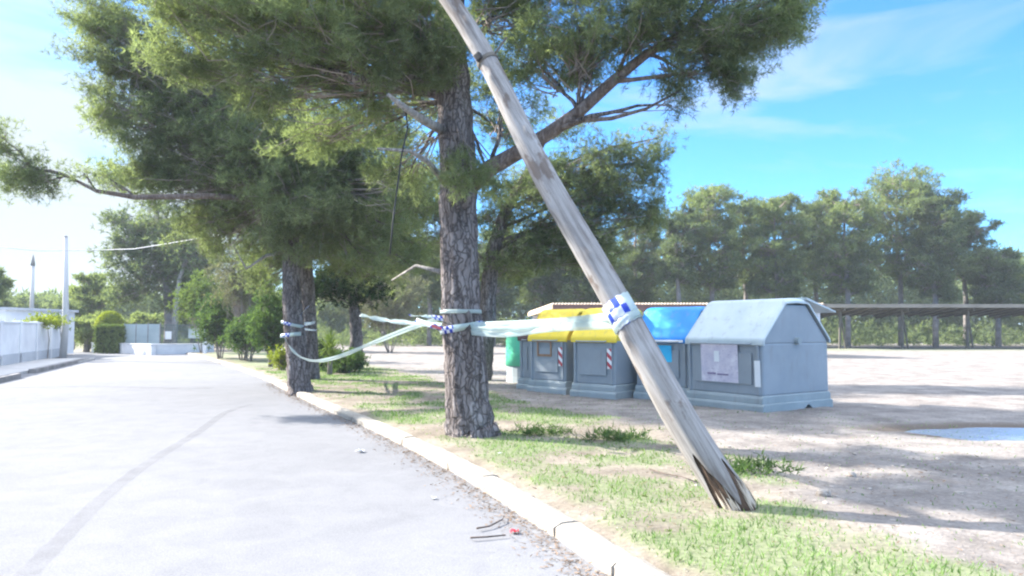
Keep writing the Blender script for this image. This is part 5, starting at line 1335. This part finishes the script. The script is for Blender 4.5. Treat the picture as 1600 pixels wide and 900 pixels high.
# grass blades
N = 230000
y = 3 + 24 * rng.random(N) ** 1.5; x = kerb_x(y) + 0.3 + rng.random(N) * 8.5
g = grassy(x, y); keep = rng.random(N) < np.clip(g * 0.95 + 0.05, 0.03, 1) * 0.5; x, y, g = x[keep], y[keep], g[keep]
zz = 0.016 * (fbm(x, y, 0.5) - 0.5) + 0.05 * (fbm(x, y, 2.5, 2) - 0.5) + 0.01 + 0.03
hgt = (0.018 + 0.045 * rng.random(len(x)) * g) * np.where(rng.random(len(x)) > 0.97, 1.8, 1)
d = rng.normal(size=(len(x), 3)) * 0.5; d[:, 2] = 1; d /= np.linalg.norm(d, axis=1, keepdims=True)
sd = np.cross(d, rng.normal(size=d.shape)); sd /= np.linalg.norm(sd, axis=1, keepdims=True)
Cb = np.stack([x, y, zz - 0.008], -1); wd = (0.0022 + 0.0012 * y / 6)[:, None] * 1.6
V = np.stack([Cb - sd * wd, Cb + sd * wd, Cb + d * hgt[:, None] * 1.3], 1)
tag(trimesh('grass', V, [M['grass'], M['twig']]), 'patchy short grass on the verge', 'grass', kind='stuff')
# low weeds: rosettes
N = 1500
y = 3.4 + 14 * rng.random(N) ** 1.4; x = kerb_x(y) + 0.35 + rng.random(N) * 5; g = grassy(x, y)
keep = (rng.random(N) < g * 0.55 + 0.02) & (band(x, y) < 0.4); x, y = x[keep], y[keep]
V = needles(np.stack([x, y, 0.030 + 0 * x], -1), 9, 0.038, 0.006, 0.3)
tag(trimesh('weeds', V, [M['leaf_hedge'], M['twig']]), 'small weeds scattered in the verge', 'weeds', kind='stuff')
# dry needles and leaves along the kerb and under the trees
N = 9000
y = 3.2 + 18 * rng.random(N) ** 1.6
sel = rng.random(N) < 0.5
x = np.where(sel, kerb_x(y) - 0.05 - np.abs(rng.normal(size=N)) * 0.16, kerb_x(y) + 0.3 + rng.random(N) * 6)
zz = np.where(sel, -0.070, 0.036)
V = needles(np.stack([x, y, zz], -1), 1, 0.055, 0.006, 0.0); V[:, :, 2] = np.clip(V[:, :, 2], zz[:, None], zz[:, None] + 0.012) 
V[:, 2, 2] += 0.004
tag(trimesh('leaf_litter', V, [M['litter'], M['twig']]), 'brown pine litter along the kerb and on the dirt', 'litter', kind='stuff')

M['stone'] = worn('stone', (0.26, 0.22, 0.18), (0.46, 0.41, 0.36), 4, 0.95, 0.6, 20)
def stone_mesh(seed, big=False):
    import bmesh
    bm = bmesh.new(); bmesh.ops.create_icosphere(bm, subdivisions=3 if big else 2, radius=1); rr = random.Random(seed)
    k1, k2, k3 = rr.uniform(1, 2.5), rr.uniform(1, 2.5), rr.uniform(0, 6)
    for v_ in bm.verts:
        c = v_.co; f = 1 + 0.18 * math.sin(k1 * c.x * 2 + k3) + 0.14 * math.sin(k2 * c.y * 3 + c.z * 2) + rr.uniform(-0.05, 0.05)
        v_.co = Vector((c.x * f, c.y * f * 0.8, max(-0.35, min(c.z * f * 0.62, 0.5))))
    me = bpy.data.meshes.new('stone'); bm.to_mesh(me); bm.free(); me.materials.append(M['stone']); return me
for (px_, py_, sz, lab) in ((751, 683, 0.095, 'rounded stone leaning at the foot of the thick pine'), (1287, 778, 0.075, 'largest stone on the lot right of the leaning pole foot'),
                            (1330, 747, 0.055, 'grey stone on the gravel beyond the largest stone'), (1500, 778, 0.05, 'small stone on the dark gravel at the lower right')):
    q = G(px_, py_); ob = bpy.data.objects.new('stone', stone_mesh(px_, True)); COL.objects.link(ob)
    ob.location = (q.x, q.y, 0.025 + sz * 0.15); ob.scale = (sz, sz, sz); ob.rotation_euler = (0, 0, px_); tag(ob, lab, 'stone')
# gravel: small stones nobody could count
sm = [stone_mesh(i) for i in range(3)]
allV = []
N = 2600
y = 4.6 + 10 * rng.random(N) ** 1.3; x = band(0 * y, y) * -1 + rng.random(N) ** 0.8 * 9 - 0.6
wgt = np.exp(-((y - 7.3 - 0.2 * np.sin(x)) ** 2) / 2.0) * 0.8 + 0.12
keep = (rng.random(N) < wgt) & (pud_d(x, y) > 1.2); x, y = x[keep], y[keep]
tri_list = []
for me_ in sm:
    me_.calc_loop_triangles(); a = np.zeros(len(me_.loop_triangles) * 3, np.int32); me_.loop_triangles.foreach_get('vertices', a)
    co = np.zeros(len(me_.vertices) * 3, np.float32); me_.vertices.foreach_get('co', co); tri_list.append(co.reshape(-1, 3)[a].reshape(-1, 3, 3))
for i in range(len(x)):
    t_ = tri_list[i % 3]; s_z = 0.008 + 0.02 * random.random() ** 3.0; an = random.random() * 6.28; ca2, sa2 = math.cos(an), math.sin(an)
    Rm = np.array([[ca2, sa2, 0], [-sa2, ca2, 0], [0, 0, 1]]); allV.append(t_ @ Rm * s_z + np.array([x[i], y[i], 0.026]))
tag(trimesh('gravel', np.concatenate(allV), [M['stone'], M['twig']]), 'loose gravel on the dirt lot', 'gravel', kind='stuff')
for me_ in sm: bpy.data.meshes.remove(me_)
# sticks
M['stick'] = worn('stick', (0.07, 0.055, 0.045), (0.16, 0.12, 0.10), 8, 0.9, 0.3)
for pts, z, lab in (([(1015, 735), (1040, 742), (1065, 747), (1090, 756)], 0.03, 'thin dark stick on the verge left of the leaning pole foot'),
                    ([(745, 828), (765, 824), (785, 815), (788, 808)], -0.062, 'short twig on the asphalt at the kerb, upper one'),
                    ([(735, 843), (760, 841), (790, 838)], -0.062, 'short twig on the asphalt beside the red litter'),
                    ([(605, 650), (625, 656), (645, 661)], 0.03, 'thin stick on the dirt left of the thick pine')):
    tp = [G(a, b_, z) + Vector((0, 0, 0.008 + random.uniform(0, 0.01))) for a, b_ in pts]
    n = len(tp); tag(MB().tube(tp, [0.008 * (1 - 0.5 * i / n) for i in range(n)], 6, jag=0.1).build('stick', M['stick'], smooth=True), lab, 'stick')
# bits of rubbish
def crumple(name, px_, py_, z, sz, material, label, cat):
    import bmesh
    q = G(px_, py_, z); bm = bmesh.new(); bmesh.ops.create_grid(bm, x_segments=5, y_segments=5, size=sz)
    for v_ in bm.verts: v_.co.z = random.uniform(0.0, sz * 0.6); v_.co.x += random.uniform(-.2, .2) * sz; v_.co.y += random.uniform(-.2, .2) * sz
    me_ = bpy.data.meshes.new(name); bm.to_mesh(me_); bm.free(); me_.materials.append(material)
    ob = bpy.data.objects.new(name, me_); COL.objects.link(ob); ob.location = (q.x, q.y, z + 0.004); so = ob.modifiers.new('t', 'SOLIDIFY'); so.thickness = 0.002
    tag(ob, label, cat)
crumple('red_wrapper', 804, 832, -0.068, 0.032, worn('red_plastic', (0.6, 0.03, 0.05), (0.75, 0.06, 0.08), 8, 0.4, 0.1), 'small crumpled red wrapper lying against the kerb', 'litter')
crumple('paper_scrap', 678, 779, -0.068, 0.022, M['white'], 'tiny white paper scrap on the asphalt by the kerb', 'litter')
crumple('paper_scrap', 563, 706, -0.068, 0.05, M['white'], 'white paper scrap farther along the road edge', 'litter')
crumple('paper_scrap', 781, 709, 0.03, 0.022, M['white'], 'white scrap on the grass in front of the thick pine', 'litter')
# weed clumps at the foot of the thick pine's right side
for (px_, py_, s_, lab) in ((845, 682, 1.0, 'dark leafy weed clump right of the thick pine'), (965, 690, 1.2, 'leafy weed clump between the thick pine and the leaning pole'), (1185, 742, 0.8, 'tuft of grass just right of the leaning pole')):
    q = G(px_, py_); r0 = empty('weed_clump', (q.x, q.y, 0.0), lab, 'weed')
    C = rng.normal(size=(int(110 * s_), 3)) * np.array([0.22 * s_, 0.13, 0.035]) + np.array([0, 0, 0.06])
    trimesh('leaves', needles(C, 6, 0.10, 0.008, 0.7), [M['leaf_mid']], None, r0)
